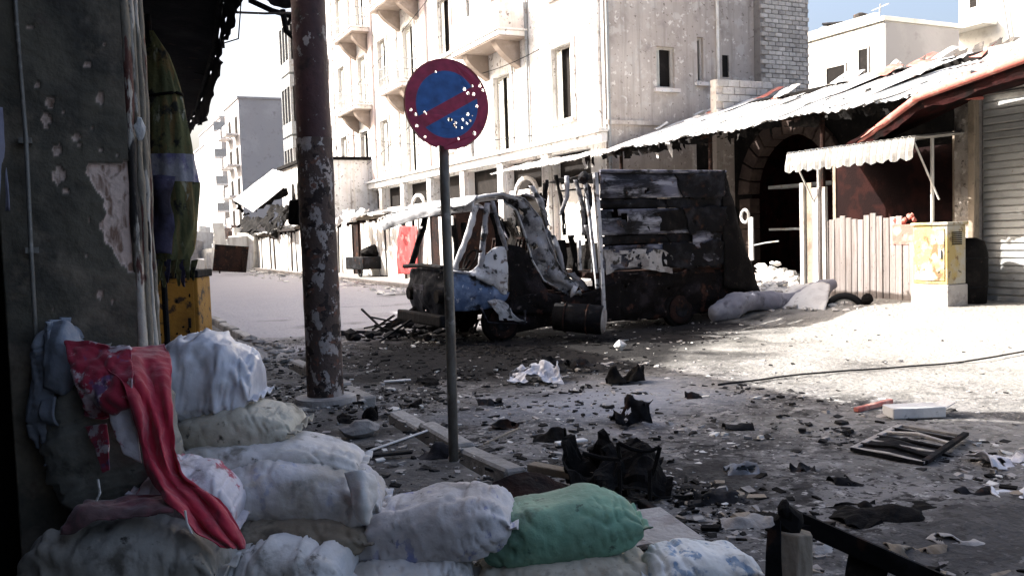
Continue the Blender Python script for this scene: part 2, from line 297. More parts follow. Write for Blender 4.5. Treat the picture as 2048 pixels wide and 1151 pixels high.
# ground: dusty earth over asphalt, ash, soot stain round the burnt truck, open dusty side lightened in colour for the sunlight
def ground_mat():
    m = mat('dusty_ground', (.150,.144,.142), [((.09,.087,.087), .5, .44, .58), ((.21,.20,.195), .9, .52, .66), ((.05,.048,.048), 2.3, .51, .60), ((.27,.262,.255), 5, .56, .63), ((.03,.028,.028), 7, .545, .61), ((.33,.32,.31), 16, .59, .64), ((.028,.026,.026), 20, .565, .62)], rough=.95, bump=(1.0, 18), rand=0, coord='Object', spec=.1)
    nt = m.node_tree; N = nt.nodes; L = nt.links; bs = N['Principled BSDF']
    cur = bs.inputs['Base Color'].links[0].from_socket
    tc = N.new('ShaderNodeTexCoord')
    def blob(cx, cy, rx, ry, col, soft, amt, nscale, rz=0):
        nonlocal cur
        mp = N.new('ShaderNodeMapping'); mp.vector_type = 'TEXTURE'
        mp.inputs['Location'].default_value = (cx, cy, 0); mp.inputs['Scale'].default_value = (rx, ry, 1); mp.inputs['Rotation'].default_value = (0, 0, rz)
        L.new(tc.outputs['Object'], mp.inputs[0])
        ln = N.new('ShaderNodeVectorMath'); ln.operation = 'LENGTH'
        sp = N.new('ShaderNodeSeparateXYZ'); cb = N.new('ShaderNodeCombineXYZ'); L.new(mp.outputs[0], sp.inputs[0])
        L.new(sp.outputs[0], cb.inputs[0]); L.new(sp.outputs[1], cb.inputs[1]); L.new(cb.outputs[0], ln.inputs[0])
        t = N.new('ShaderNodeTexNoise'); t.inputs['Scale'].default_value = nscale; t.inputs['Detail'].default_value = 6; L.new(tc.outputs['Object'], t.inputs['Vector'])
        mm = N.new('ShaderNodeMath'); mm.operation = 'MULTIPLY_ADD'; L.new(t.outputs[0], mm.inputs[0]); mm.inputs[1].default_value = 1.3; mm.inputs[2].default_value = -.65
        a = N.new('ShaderNodeMath'); a.operation = 'ADD'; L.new(ln.outputs['Value'], a.inputs[0]); L.new(mm.outputs[0], a.inputs[1])
        mr = N.new('ShaderNodeMapRange'); mr.inputs[1].default_value = 1-soft; mr.inputs[2].default_value = 1.0; mr.inputs[3].default_value = amt; mr.inputs[4].default_value = 0
        L.new(a.outputs[0], mr.inputs[0])
        mx = N.new('ShaderNodeMix'); mx.data_type = 'RGBA'; L.new(mr.outputs[0], mx.inputs[0]); L.new(cur, mx.inputs[6]); mx.inputs[7].default_value = (*col, 1); cur = mx.outputs[2]
    blob(13.5, 7.5, 9.6, 8.8, (.268,.259,.24), .55, .82, .9)          # dusty open yard, sunlight partly put into its paler colour
    blob(4.2, 36.0, 6.2, 25.0, (.36,.35,.37), .2, .85, .6)            # smooth road beyond the truck, sky sheen painted as paler grey
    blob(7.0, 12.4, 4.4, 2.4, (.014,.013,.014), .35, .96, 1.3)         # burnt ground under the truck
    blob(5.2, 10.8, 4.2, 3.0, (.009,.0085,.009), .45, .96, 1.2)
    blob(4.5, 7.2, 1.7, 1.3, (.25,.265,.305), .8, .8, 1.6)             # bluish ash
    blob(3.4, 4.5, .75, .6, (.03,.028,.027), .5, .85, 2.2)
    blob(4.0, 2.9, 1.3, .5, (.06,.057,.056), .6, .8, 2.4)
    L.new(cur, bs.inputs['Base Color'])
    return m
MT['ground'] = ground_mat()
MT['pavement'] = mat('dirty_pavement', (.14,.132,.125), [((.085,.08,.077), 1.0, .44, .6), ((.20,.19,.18), 1.8, .54, .68), ((.045,.042,.04), 3.5, .53, .64), ((.36,.34,.33), 14, .62, .69), ((.05,.046,.045), 20, .60, .68)], rough=.95, bump=(.9, 18), rand=0, spec=.1)

# ------------------------------------------------------------------ ground
def gz(x, y):
    t = min(max((x-9.0)/2.6, 0), 1); r = .30*t*t*(3-2*t)
    k = min(max((y-20)/4, 0), 1); r *= 1-k*.5
    return r
def make_ground():
    def axis(a, b, c, d, fine):
        out = list(np.arange(b, c, fine)); s = fine; x = b
        L_ = []
        while x > a: s *= 1.35; x -= s; L_.append(max(x, a))
        s = fine; x = out[-1]; R_ = []
        while x < d: s *= 1.35; x += s; R_.append(min(x, d))
        return L_[::-1]+out+R_
    xs = axis(-900, -1.5, 15, 900, .09); ys = axis(-300, 1.0, 17, 1600, .09)
    vs = []; nx = len(xs)
    for y in ys:
        for x in xs:
            z = gz(x, y) if -60 < x < 60 else (.3 if x > 0 else 0)
            if -2 < x < 16 and 0 < y < 24:
                z += .018*fbm((x, y, 0), 1.1, 3) + .010*fbm((x, y, 0), 4.5, 7)
                d = math.hypot((x-4.2)/2.2, (y-3.2)/1.6); z += .035*max(0, 1-d)*(1+fbm((x, y, 0), 3, 5))
            if x < 2.5: z -= .03
            vs.append((x, y, z))
    fs = [(j*nx+i, j*nx+i+1, (j+1)*nx+i+1, (j+1)*nx+i) for j in range(len(ys)-1) for i in range(nx-1)]
    mb = MB(); mb.v = [Vector(v) for v in vs]; mb.f = fs; mb.m = [0]*len(fs)
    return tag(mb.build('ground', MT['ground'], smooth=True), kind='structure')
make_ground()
# left pavement with a broken kerb
PZ = .10
def make_pavement():
    mb = MB(); xs = np.arange(-14, 2.36, .12); ys = np.concatenate([np.arange(-6, 16, .12), np.arange(16, 70, 1.5)])
    nx = len(xs); vs = []
    for y in ys:
        for i, x in enumerate(xs):
            z = PZ + .012*fbm((x, y, 0), 1.5, 4) + .006*fbm((x, y, 0), 6, 2)
            xx = x
            if i == nx-1: z = -.06; xx = x+.02
            vs.append((xx, y, z))
    mb.add(vs, [(j*nx+i, j*nx+i+1, (j+1)*nx+i+1, (j+1)*nx+i) for j in range(len(ys)-1) for i in range(nx-1)])
    p = tag(mb.build('pavement', MT['pavement'], smooth=True), kind='structure')
    k = MB().obox((0, 0, 0), (.15, .78, .2)); me = mesh_of(k, 'kerb_stone', MT['asphalt_kerb'], .018)
    for i in range(40):
        y = 3.0+i*.8
        if i in (2, 6, 11): continue
        o = inst('kerb_stone', me, p, (2.44+U(-.02,.02), y, .02+U(-.02,.015)), (U(-.03,.03), U(-.05,.05), U(-.04,.04)))
    return p
pavement = make_pavement()
# far right pavement with its kerb
mb = MB().box(9.7, 14, 25, 64, -.1, .13); fp = tag(mb.build('far_pavement', MT['asphalt_kerb']), kind='structure')
me = mesh_of(MB().obox((0, 0, 0), (.22, .96, .22)), 'far_kerb_stone', MT['concrete'], .02)
for i in range(38): inst('kerb_stone', me, fp, (9.58, 25.5+i, .03+U(-.01,.01)))

# ------------------------------------------------------------------ buildings
def holed_wall(axis, c, a0, a1, z0, z1, holes, depth, sgn):
    """wall sheet at axis=c, running a0..a1 and z0..z1, with real openings and reveals going sgn*depth"""
    mb = MB()
    As = sorted(set([a0, a1]+[h[0] for h in holes]+[h[1] for h in holes])); As = [a for a in As if a0 <= a <= a1]
    Zs = sorted(set([z0, z1]+[h[2] for h in holes]+[h[3] for h in holes])); Zs = [z for z in Zs if z0 <= z <= z1]
    P = (lambda a, z, d=0: (c+d, a, z)) if axis == 'x' else (lambda a, z, d=0: (a, c+d, z))
    for i in range(len(As)-1):
        for j in range(len(Zs)-1):
            am = (As[i]+As[i+1])/2; zm = (Zs[j]+Zs[j+1])/2
            if any(h[0] < am < h[1] and h[2] < zm < h[3] for h in holes): continue
            mb.add([P(As[i], Zs[j]), P(As[i+1], Zs[j]), P(As[i+1], Zs[j+1]), P(As[i], Zs[j+1])], [(0,1,2,3)])
    d = sgn*depth
    for h in holes:
        A, B, C_, D = h[:4]
        q = [(A, C_), (B, C_), (B, D), (A, D)]
        for k in range(4):
            (a, z), (b, w) = q[k], q[(k+1) % 4]
            mb.add([P(a, z), P(b, w), P(b, w, d), P(a, z, d)], [(0,1,2,3)])
    return mb

FX = 13.5            # street front of the apartment building
SY = 21.35           # its side wall
FEND = 57.0
def apartment():
    t = thing('apartment_building', 'tall cream apartment block with stacked balconies behind the burnt truck', 'building', (FX, SY, 0))
    floors = [4.42, 8.2, 11.95, 15.7]
    wins = []; doors = []; win_c = [23.7, 33.0, 40.9, 48.0]; door_c = [27.9, 37.2, 44.2, 52.0]
    holes = []
    for k, fz in enumerate(floors[:3]):
        for c in win_c: holes.append((c-.62, c+.62, fz+.62, fz+2.85, 'w', k))
        for c in door_c: holes.append((c-.66, c+.66, fz+.06, fz+2.7, 'd', k))
    # shop openings of the ground floor
    shops = [(22.2, 24.5), (25.1, 27.8), (28.4, 31.2), (31.8, 34.8), (35.5, 38.2), (38.9, 41.4), (42.1, 44.9), (45.5, 48.0), (48.6, 51.4), (52.0, 55.5)]
    for a, b in shops: holes.append((a, b, .1, 4.05, 's', 0))
    holed_wall('x', FX, SY, FEND, 0, 16.2, holes, .28, 1).build('front_wall', MT['stucco'], t)
    # the side wall towards the camera (built of three planes at different depths)
    X1, X2, X3 = ony(1440, 150, SY).x, ony(1526, 100, SY).x, ony(1622, 100, SY).x
    sh = []
    def shole(px0, py0, px1, py1):
        a = ony(px0, py0, SY); b = ony(px1, py1, SY); h = (a.x, b.x, b.z, a.z, 'w', 0); sh.append(h); return h
    w1 = shole(1312, 92, 1350, 178); w2 = shole(1394, 74, 1408, 165)
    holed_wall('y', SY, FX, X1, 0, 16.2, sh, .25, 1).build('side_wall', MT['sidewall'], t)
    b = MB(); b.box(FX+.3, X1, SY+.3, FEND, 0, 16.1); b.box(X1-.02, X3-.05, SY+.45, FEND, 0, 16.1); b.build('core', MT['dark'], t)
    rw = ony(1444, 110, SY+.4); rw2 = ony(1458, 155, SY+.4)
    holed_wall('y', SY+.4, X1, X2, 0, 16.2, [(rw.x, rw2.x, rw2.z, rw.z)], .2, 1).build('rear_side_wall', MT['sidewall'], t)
    # stair tower of bare blocks at the far end of the side wall
    bw = MB().box(X2, X3, SY+.12, SY+3, 0, 16.2).build('block_wall', MT['mortar'], t)
    me = mesh_of(MB().obox((0,0,0), (.265,.09,.125)), 'block', MT['block'], .012)
    z = 4.6; r = 0; cnt = 0
    while z < 8.9:
        x = X2+.14+(0 if r % 2 else -.14)
        while x < X3-.1:
            if x > X2+.13 and cnt < 300:
                inst('block', me, bw, (x, SY+.1+U(-.012,.012), z), None, (1, 1, 1)); cnt += 1
            x += .28
        z += .14; r += 1
    # ledges and a plinth band on the side wall
    a = ony(1215, 168, SY); e = ony(1400, 212, SY)
    MB().box(FX+.02, X1-.4, SY-.09, SY-.002, 4.62, 4.74).build('side_ledge', MT['sidewall'], t)
    MB().tube([(FX+.08, SY-.07, .2), (FX+.08, SY-.07, 16)], .05, 8).build('drainpipe', MT['rail'], t)
    xx = ony(1432, 60, SY).x
    MB().tube([(xx, SY-.07, 4.5), (xx, SY-.07, 16)], .045, 8).build('drainpipe', MT['whitemetal'], t)
    for Yp in (25.9, 30.6): MB().tube([(FX-.07, Yp, 4.3), (FX-.07, Yp, 16)], .05, 8).build('drainpipe', MT['rail'], t)
    # cornice bands, pilaster strips
    MB().box(FX-.22, FX-.002, SY-.1, FEND, 4.12, 4.40).build('cornice', MT['stucco'], t, bevel=.03)
    MB().box(FX-.34, FX-.003, SY-.16, FEND, 4.403, 4.50).build('cornice', MT['stucco'], t, bevel=.02)
    for Yp in (21.8, 30.9, 35.2, 39.0, 42.6, 46.4, 49.9, 54.2, 56.6):
        MB().box(FX-.10, FX-.002, Yp-.28, Yp+.28, 4.51, 16.1).build('pilaster', MT['pink'] if Yp in (35.2, 42.6, 46.4) else MT['stucco'], t, bevel=.02)
    for i, (a, b_) in enumerate(shops):
        p = MB().box(FX-.14, FX-.002, b_+.06, b_+.50, .12, 4.11).build('pilaster', MT['stucco'], t, bevel=.02)
        g = MB().box(FX+.16, FX+.2, a, b_, .1, (2.9, 1.9, 2.5, 1.4)[i % 4]); g.build('shop_shutter', MT['whitemetal'], t)
        MB().box(FX+.05, FX+.15, a, b_, 2.95, 3.12).build('shop_lintel', MT['stucco'], t)
        if i % 3 == 1:
            q = MB(); c = (a+b_)/2
            for k in range(9):
                a0 = math.pi*k/9; a1 = math.pi*(k+1)/9
                q.bar((FX+.04, c+math.cos(a0)*.8, 2.9+math.sin(a0)*.6), (FX+.04, c+math.cos(a1)*.8, 2.9+math.sin(a1)*.6), .1, .12)
            q.build('shop_arch', MT['stucco'], t)
    # windows with half-closed shutter leaves
    def window(axis, c, h, sgn, k, open_):
        a, b_, z0, z1 = h[:4]; w = b_-a
        def bx(mb, d0, d1, a0, a1, y0, y1):
            if axis == 'x': mb.box(c+sgn*d0, c+sgn*d1, a0, a1, y0, y1) if sgn > 0 else mb.box(c-d1, c-d0, a0, a1, y0, y1)
            else: mb.box(a0, a1, c+d0, c+d1, y0, y1)
        m = MB()
        f = .07
        bx(m, .10, .17, a, a+f, z0, z1); bx(m, .10, .17, b_-f, b_, z0, z1); bx(m, .10, .17, a+f, b_-f, z1-f, z1); bx(m, .10, .17, a+f, b_-f, z0, z0+f)
        wn_ = m.build('window', MT['frame'], t)
        d = MB(); bx(d, .24, .27, a, b_, z0, z1); d.build('pane', MT['dark'], wn_)
        s = MB(); gap = .12*w*open_
        mid = (a+b_)/2+U(-.05,.05)*w
        for (p, q) in ((a+f, mid-gap), (mid+gap, b_-f)):
            if q-p < .1: continue
            bx(s, .11, .14, p, p+.06, z0+f, z1-f); bx(s, .11, .14, q-.06, q, z0+f, z1-f)
            zz = z0+f
            while zz < z1-f-.02: bx(s, .115, .135, p+.06, q-.06, zz, zz+.07); zz += .095
        s.build('shutter', MT['shutter'], wn_)
        m = MB()
        if h[4] == 'w':
            if axis == 'x': m.box(c-.12, c-.003, a-.14, b_+.14, z0-.11, z0-.005)
            else: m.box(a-.12, b_+.12, c-.12, c-.003, z0-.11, z0-.005)
            m.build('sill', MT['stucco'], wn_)
        m = MB()
        if axis == 'x':
            m.box(c-.06, c-.004, a-.16, a-.004, z0, z1+.16); m.box(c-.06, c-.004, b_+.004, b_+.16, z0, z1+.16); m.box(c-.062, c-.004, a-.002, b_+.002, z1+.004, z1+.16)
            m.build('surround', MT['stucco'], wn_)
        return wn_
    for n, h in enumerate(holes):
        if h[4] in 'wd': window('x', FX, h, 1, n, 1.0 if n % 3 else 1.7)
    for h in sh: window('y', SY, h, 1, 0, 2.2)
    # balconies: slab, corbels, railing
    def balcony(c, z, half, out, solid):
        s = MB(); s.box(FX-out, FX-.003, c-half, c+half, z-.16, z); s.box(FX-out-.05, FX-.004, c-half-.05, c+half+.05, z+.002, z+.07)
        bl = s.build('balcony', MT['stucco'], t, bevel=.02)
        m = MB(); m.box(FX-out+.04, FX-.02, c-half+.04, c+half-.04, z-.20, z-.163)
        m.build('soffit', MT['soffit'], bl)
        n = 6
        for cy in (c-half*.62, c+half*.62):
            m = MB()
            for k in range(n):
                a0, a1 = k/n, (k+1)/n
                x0 = FX-out*.85*(1-a0**1.6); x1 = FX-out*.85*(1-a1**1.6); z0 = z-.203-.85*a0; z1 = z-.203-.85*a1; w = .17
                m.add([(x0, cy-w, z0), (x0, cy+w, z0), (x1, cy+w, z1), (x1, cy-w, z1)], [(0,1,2,3)])
                for y in (cy-w, cy+w): m.add([(x0, y, z0), (FX-.01, y, z0), (FX-.01, y, z1), (x1, y, z1)], [(0,1,2,3)])
            m.build('corbel', MT['soffit'], bl)
        r = MB()
        if solid:
            r.box(FX-out+.02, FX-out+.12, c-half+.02, c+half-.02, z+.07, z+.95)
            r.box(FX-out+.12, FX-.01, c-half+.02, c-half+.12, z+.07, z+.95); r.box(FX-out+.12, FX-.01, c+half-.12, c+half-.02, z+.07, z+.95)
            r.build('parapet', MT['stucco'], bl, bevel=.01)
        else:
            y = c-half+.03
            for (p, q) in (((FX-out+.04, c-half+.03), (FX-out+.04, c+half-.03)), ((FX-out+.04, c-half+.03), (FX-.02, c-half+.03)), ((FX-out+.04, c+half-.03), (FX-.02, c+half-.03))):
                for zz in (z+.14, z+.55, z+.98): r.tube([(p[0], p[1], zz), (q[0], q[1], zz)], .022, 6)
                L_ = math.hypot(q[0]-p[0], q[1]-p[1]); nn = max(2, int(L_/.13))
                for k in range(nn+1):
                    x = p[0]+(q[0]-p[0])*k/nn; y = p[1]+(q[1]-p[1])*k/nn
                    r.tube([(x, y, z+.07), (x, y, z+.98)], .012, 5)
            r.build('railing', MT['rail'], bl)
    balcony(27.9, 8.18, 2.0, 1.05, True)
    balcony(37.2, 8.18, 1.5, .95, False); balcony(37.2, 11.93, 1.9, 1.15, False)
    balcony(44.2, 8.18, 1.7, 1.0, False); balcony(44.2, 11.93, 1.7, 1.0, False)
    balcony(52.0, 8.18, 1.4, .9, False); balcony(52.0, 11.93, 1.4, .9, False)
    balcony(27.9, 11.93, 2.0, 1.05, False); balcony(44.2, 4.45+11.25, 1.7, 1.0, False); balcony(37.2, 15.68, 1.7, 1.0, False)
    for k, (ya, yb, za, zb) in enumerate([(21.6, 34, 7.6, 8.0), (24, 48, 4.7, 7.5), (29, 45, 8.6, 5.2), (33, 56, 11.5, 8.4)]):
        MB().tube([(FX-.16-.1*math.sin(f*3.14), ya+(yb-ya)*f, za+(zb-za)*f-.5*math.sin(f*3.14)) for f in np.linspace(0, 1, 14)], .014, 5).build('cable', MT['rubber'], t)
    MB().box(FX-.4, X3, SY-.3, FEND+.3, 16.2, 16.5).build('roof', MT['stucco'], t)
    # glazed bay stack at the far end
    bx_ = FX-1.3
    for k in range(3):
        z0 = 4.5+k*3.75
        m = MB().box(bx_, FX-.004, FEND-2.0, FEND+.6, z0, z0+.75); m.box(bx_, FX-.004, FEND-2.0, FEND+.6, z0+2.9, z0+3.6)
        for y in (FEND-1.95, FEND-1.1, FEND-.3, FEND+.5): m.box(bx_, bx_+.12, y-.06, y+.06, z0+.75, z0+2.9)
        for x in (bx_+.06, bx_+.7): m.box(x, x+.1, FEND-2.0, FEND-1.9, z0+.75, z0+2.9)
        b_ = m.build('bay_window', MT['rail'], t)
        MB().box(bx_+.08, FX-.1, FEND-1.85, FEND+.5, z0+.75, z0+2.9).build('pane', MT['dark'], b_)
    return t
apartment()
X1 = ony(1440, 150, SY).x

# low pink block parapet in front of the side wall
def parapet():
    a = ony(1432, 158, 19.6); b = ony(1574, 196, 19.6)
    t = thing('parapet_wall', 'low pinkish block parapet above the market roof beside the side wall', 'wall', (a.x, 19.6, 0))
    base = MB().box(a.x, b.x, 19.62, 19.85, 0.1, a.z).build('wall_core', MT['sidewall'], t)
    me = mesh_of(MB().obox((0,0,0), (.385,.08,.19)), 'parapet_block', MT['block'], .012)
    z = a.z-.1; r = 0
    while z > a.z-1.2:
        x = a.x+.2+(.2 if r % 2 else 0)
        while x < b.x-.1: inst('block', me, base, (x, 19.6+U(-.012,.012), z)); x += .4
        z -= .205; r += 1
parapet()

# buildings behind the market
def simple_building(name, label, x0, x1, y0, y1, h, m, wins_x=(), wins_y=(), msidey=None):
    t = thing(name, label, 'building', (x0, y0, 0))
    MB().box(x0, x1, y0, y1, -.2, h).build('wall', m, t)
    MB().box(x0-.12, x1+.12, y0-.12, y1+.12, h+.002, h+.22).build('roof_edge', m, t, bevel=.02)
    if msidey: MB().box(x0+.02, x1-.02, y0-.06, y0-.002, -.1, h-.05).build('shade_grey_side', msidey, t)  # grey skin over the main wall, its shade put into the colour
    for (a, b, z0, z1) in wins_x:
        w = MB(); f = .09
        w.box(x0-.07, x0-.004, a, a+f, z0, z1); w.box(x0-.07, x0-.004, b-f, b, z0, z1); w.box(x0-.07, x0-.004, a+f, b-f, z1-f, z1); w.box(x0-.07, x0-.004, a+f, b-f, z0, z0+f)
        wo = w.build('window', MT['frame'], t); MB().box(x0-.03, x0-.005, a+f, b-f, z0+f, z1-f).build('pane', MT['dark'], wo)
    for (a, b, z0, z1) in wins_y:
        w = MB(); f = .09; yy = y0-.07
        w.box(a, a+f, yy-.06, yy, z0, z1); w.box(b-f, b, yy-.06, yy, z0, z1); w.box(a+f, b-f, yy-.06, yy, z1-f, z1); w.box(a+f, b-f, yy-.06, yy, z0, z0+f)
        wo = w.build('window', MT['frame'], t); MB().box(a+f, b-f, yy-.03, yy-.005, z0+f, z1-f).build('pane', MT['dark'], wo)
    return t
c = onx(1768, 42, 34); c2 = onx(1628, 42, 34); e = ony(1916, 60, c.y)
wa = onx(1652, 135, 34); wb = onx(1694, 165, 34); wc = onx(1716, 98, 34); wd = onx(1740, 155, 34)
t = simple_building('rooftop_house', 'white flat-roofed house with a brown window seen over the market roof', c.x, e.x, c.y, c2.y+4, c.z, MT['cream'],
    wins_x=[(wb.y, wa.y, wb.z, wa.z), (wd.y, wc.y, wd.z, wc.z)], msidey=MT['palegrey'])
o = MB().box(34.0, 34.3, c.y+.5, c2.y+3.5, c.z+.22, c.z+.5).build('roof_parapet', MT['cream'], t)
# rooftop clutter
for i, (px, py0, py1, lab) in enumerate([(1650, 82, 45, 'thin bent pipe standing on the white house roof above its brown window'), (1757, 38, 8, 'slim aerial mast at the corner of the white house roof')]):
    p = onx(px, py0, 34.6); p.z = c.z+.22; q = onx(px+4, py1, 34.6)
    m = MB(); m.tube([p, q], .035, 6); m.bar(q+Vector((0,-.5,-.1)), q+Vector((0,.5,-.2)), .04, .04)
    single(m, 'roof_aerial', MT['rail'], lab, 'aerial')
p = onx(1721, 50, 34.8); p.z = c.z+.22
m = MB(); m.tube([p, p+Vector((0,0,.25)), p+Vector((0,0,.6)), p+Vector((0,0,.7))], [.3,.34,.34,.1], 12)
single(m, 'water_tank', MT['corr_dark'], 'small dark water tank on the white house roof', 'tank')
p = onx(1676, 68, 34.8); p.z = c.z+.22
m = MB(); m.obox(p+Vector((0,0,.3)), (.9,1.5,.08), Euler((.2,.5,0)).to_matrix()); m.bar(p, p+Vector((0,0,.3)), .08, .08); m.bar(p+Vector((0,.5,0)), p+Vector((0,.5,.35)), .08, .08); m.bar(p+Vector((0,-.5,0)), p+Vector((0,-.5,.3)), .08, .08)
single(m, 'solar_panel', MT['burnt'], 'dark tilted panel on the white house roof', 'panel')
c = onx(1918, 30, 41)
t = simple_building('white_tower_block', 'bright white taller block at the top right corner behind the red beam', 41, 54, 10, c.y, 22, MT['cream'], wins_x=[(onx(1958,10,41).y, onx(1938,0,41).y, onx(1958,16,41).z, onx(1938,-20,41).z), (23.2, 24.6, 13, 15.2), (26, 27.4, 13, 15.2)])
p = onx(1950, 52, 41)
MB().box(39.9, 40.995, p.y-1.2, p.y+1.2, p.z-.2, p.z).build('balcony', MT['cream'], t)
MB().tube([onx(1993, 0, 40.8)+Vector((0,0,2)), onx(2018, 78, 40.8)], .06, 6).build('drainpipe', MT['rail'], t)
# grey blocks down the street
Y0 = 92
a = ony(476, 197, Y0); b = ony(640, 197, Y0)
t = simple_building('far_grey_block', 'plain grey gable of the tall block down the street left of the pole', a.x, b.x, Y0, Y0+9, a.z, MT['palegrey'])
for k in range(6):
    z = a.z-2.2-3.1*k
    for y in (Y0+.8, Y0+5):
        bl = MB().box(a.x-1.2, a.x-.005, y, y+2.4, z-1.3, z-1.15).build('balcony', MT['stucco'], t)
        MB().box(a.x-1.2, a.x-1.1, y, y+2.4, z-1.148, z-.3).build('parapet', MT['stucco'], bl)
        MB().box(a.x-.06, a.x-.006, y+.4, y+1.6, z-1.1, z+.6).build('window', MT['dark'], t)
Y0 = 128
a = ony(407, 292, Y0); b = ony(466, 292, Y0)
simple_building('distant_grey_block', 'smaller hazy grey block farthest down the street', a.x, b.x, Y0, Y0+25, a.z, MT['palegrey'],
    wins_y=[(a.x+1.0+k*2.0, a.x+1.9+k*2.0, z, z+1.6) for k in range(1) for z in (4, 7.5, 11)])
Y0 = 112
a = ony(440, 236, Y0); b = ony(474, 236, Y0)
t = simple_building('distant_balcony_block', 'narrow cluttered balcony block between the two far grey blocks', a.x, b.x, Y0, Y0+20, a.z, MT['palegrey'],
    wins_y=[(a.x+.5, a.x+1.5, z, z+1.7) for z in (6, 9.3, 12.6, 15.6)])
for k in range(5):
    z = a.z-1.5-3.2*k
    bl = MB().box(a.x-1.0, a.x+1.6, Y0-1.3, Y0-.07, z-.2, z).build('balcony', MT['stucco'], t)
    MB().box(a.x-1.0, a.x+1.6, Y0-1.3, Y0-1.2, z+.002, z+.9).build('railing', MT['rail'], bl)
# closing mass at the far end of the street and behind the houses
simple_building('street_end_house', 'low pale house closing the far end of the street', -6, 11, 150, 165, 9.5, MT['stucco'], wins_y=[(-4+k*3, -2.8+k*3, z, z+1.7) for k in range(5) for z in (2.5, 6)])

# --------------------------------------------------------- the near building on the left (camera stands in its arcade)
def arcade():
    t = thing('arcade_building', 'dark building with a shade-blackened arcade filling the left edge', 'building', (0, 3.5, 0))
    # ground floor of the near part is an open arcade; solid above
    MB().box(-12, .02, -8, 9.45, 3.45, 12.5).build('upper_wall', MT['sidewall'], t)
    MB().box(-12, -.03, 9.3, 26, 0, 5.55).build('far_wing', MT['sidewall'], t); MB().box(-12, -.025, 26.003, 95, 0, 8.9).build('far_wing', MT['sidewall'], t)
    MB().box(-5.5, -5.3, -8, 10, .1, 3.44).build('inner_wall', MT['shadewall'], t)
    MB().box(-5.28, -.12, 4.06, 4.2, .1, 3.44).build('shop_front', MT['shadewall'], t)
    MB().box(-5.28, 0, -7.9, -7.7, .1, 3.44).build('end_wall', MT['shadewall'], t)
    me = mesh_of(MB().obox((0,0,0), (.86,.02,.095)), 'door_slat', MT['shadewall'], .01)
    sh = MB().box(-1.35, -.42, 4.0, 4.045, .12, 3.2).build('roller_door', MT['shadewall'], t)
    for k in range(30): inst('slat', me, sh, (-.88, 3.98, .18+k*.1))
    for Y in (12, 16, 20, 24, 28, 33, 38, 44):
        d = MB().box(-.02, .04, Y, Y+2.4, .12, 2.9).build('shop_shutter', MT['whitemetal'], t)
    # near pillar with peeled plaster (real relief, colour follows the peeled layer)
    x0, x1, y0 = -.235, .188, 3.50
    n, m_ = 380, 100
    bm = bmesh.new(); lay = bm.verts.layers.float.new('peel')
    def in_patch(px, py):
        edge = [(330, 172), (350, 176), (372, 190), (400, 205), (430, 212), (450, 200), (470, 205), (500, 226), (545, 258)]
        if py < 325 or py > 545: return False
        for (ya, xa), (yb, xb) in zip(edge, edge[1:]):
            if ya <= py <= yb: return px > xa+(xb-xa)*(py-ya)/(yb-ya)+7*nz((px, py, 0), .06, 2)
        return px > 176
    chips = [(100,205,9,10), (93,240,9,16), (153,275,9,6), (114,300,9,12), (118,350,13,17), (200,195,7,12), (132,382,6,6), (175,130,9,6), (60,55,6,5), (75,170,5,6), (200,590,7,9), (140,655,8,6)]
    chips += [(60+RN.random()*185, 40+RN.random()*640, U(1.5,3.5), U(1.5,4)) for _ in range(16)]
    def proj(p):
        q = p-CAM; z = q.dot(fwd); return CX+F_PX*q.dot(crt)/z, CY-F_PX*q.dot(cup)/z
    V = []
    for i in range(n+1):
        for j in range(m_+1):
            p = Vector((x0+(x1-x0)*j/m_, y0, .1+3.3*i/n)); px, py = proj(p)
            pk = 1.0 if in_patch(px, py) else 0.0
            for (cx, cy, rx, ry) in chips:
                if ((px-cx)/rx)**2+((py-cy)/ry)**2 < 1+.7*nz((px, py, 0), .15, 3): pk = .75
            p.y += .012*pk + .004*fbm(p, 7, 3)
            if j == 0 or j == m_: p.y += .012
            v = bm.verts.new(p-org(t)); v[lay] = pk; V.append(v)
    for i in range(n):
        for j in range(m_):
            a = i*(m_+1)+j; bm.faces.new((V[a], V[a+1], V[a+m_+2], V[a+m_+1])).smooth = True
    me = bpy.data.meshes.new('pillar'); bm.to_mesh(me); bm.free()
    pm = mat('sooty_pillar_plaster', (.115,.100,.074), [((.058,.052,.042), 2.5, .45, .60), ((.19,.155,.115), 4, .54, .68), ((.055,.03,.03), 3, .6, .7)], bump=(.4, 22), rand=0)
    nt = pm.node_tree; N = nt.nodes; L = nt.links; bs = N['Principled BSDF']; cur = bs.inputs['Base Color'].links[0].from_socket
    at = N.new('ShaderNodeAttribute'); at.attribute_name = 'peel'
    tn = N.new('ShaderNodeTexNoise'); tn.inputs['Scale'].default_value = 16; tn.inputs['Detail'].default_value = 6
    rp = N.new('ShaderNodeValToRGB'); e = rp.color_ramp.elements; e[0].position = .36; e[0].color = (.26,.16,.115,1); e[1].position = .52; e[1].color = (.72,.55,.46,1)
    L.new(tn.outputs[0], rp.inputs[0])
    mx = N.new('ShaderNodeMix'); mx.data_type = 'RGBA'; L.new(at.outputs['Fac'], mx.inputs[0]); L.new(cur, mx.inputs[6]); L.new(rp.outputs[0], mx.inputs[7]); L.new(mx.outputs[2], bs.inputs['Base Color'])
    me.materials.append(pm); o = bpy.data.objects.new('pillar_face', me); COL.objects.link(o); o.parent = t; o['label'] = 'sooty plaster face with a peeled pale patch'
    MB().box(x0+.004, x1-.004, y0+.03, y0+.55, .1, 3.44).build('pillar', MT['shadewall'], t)
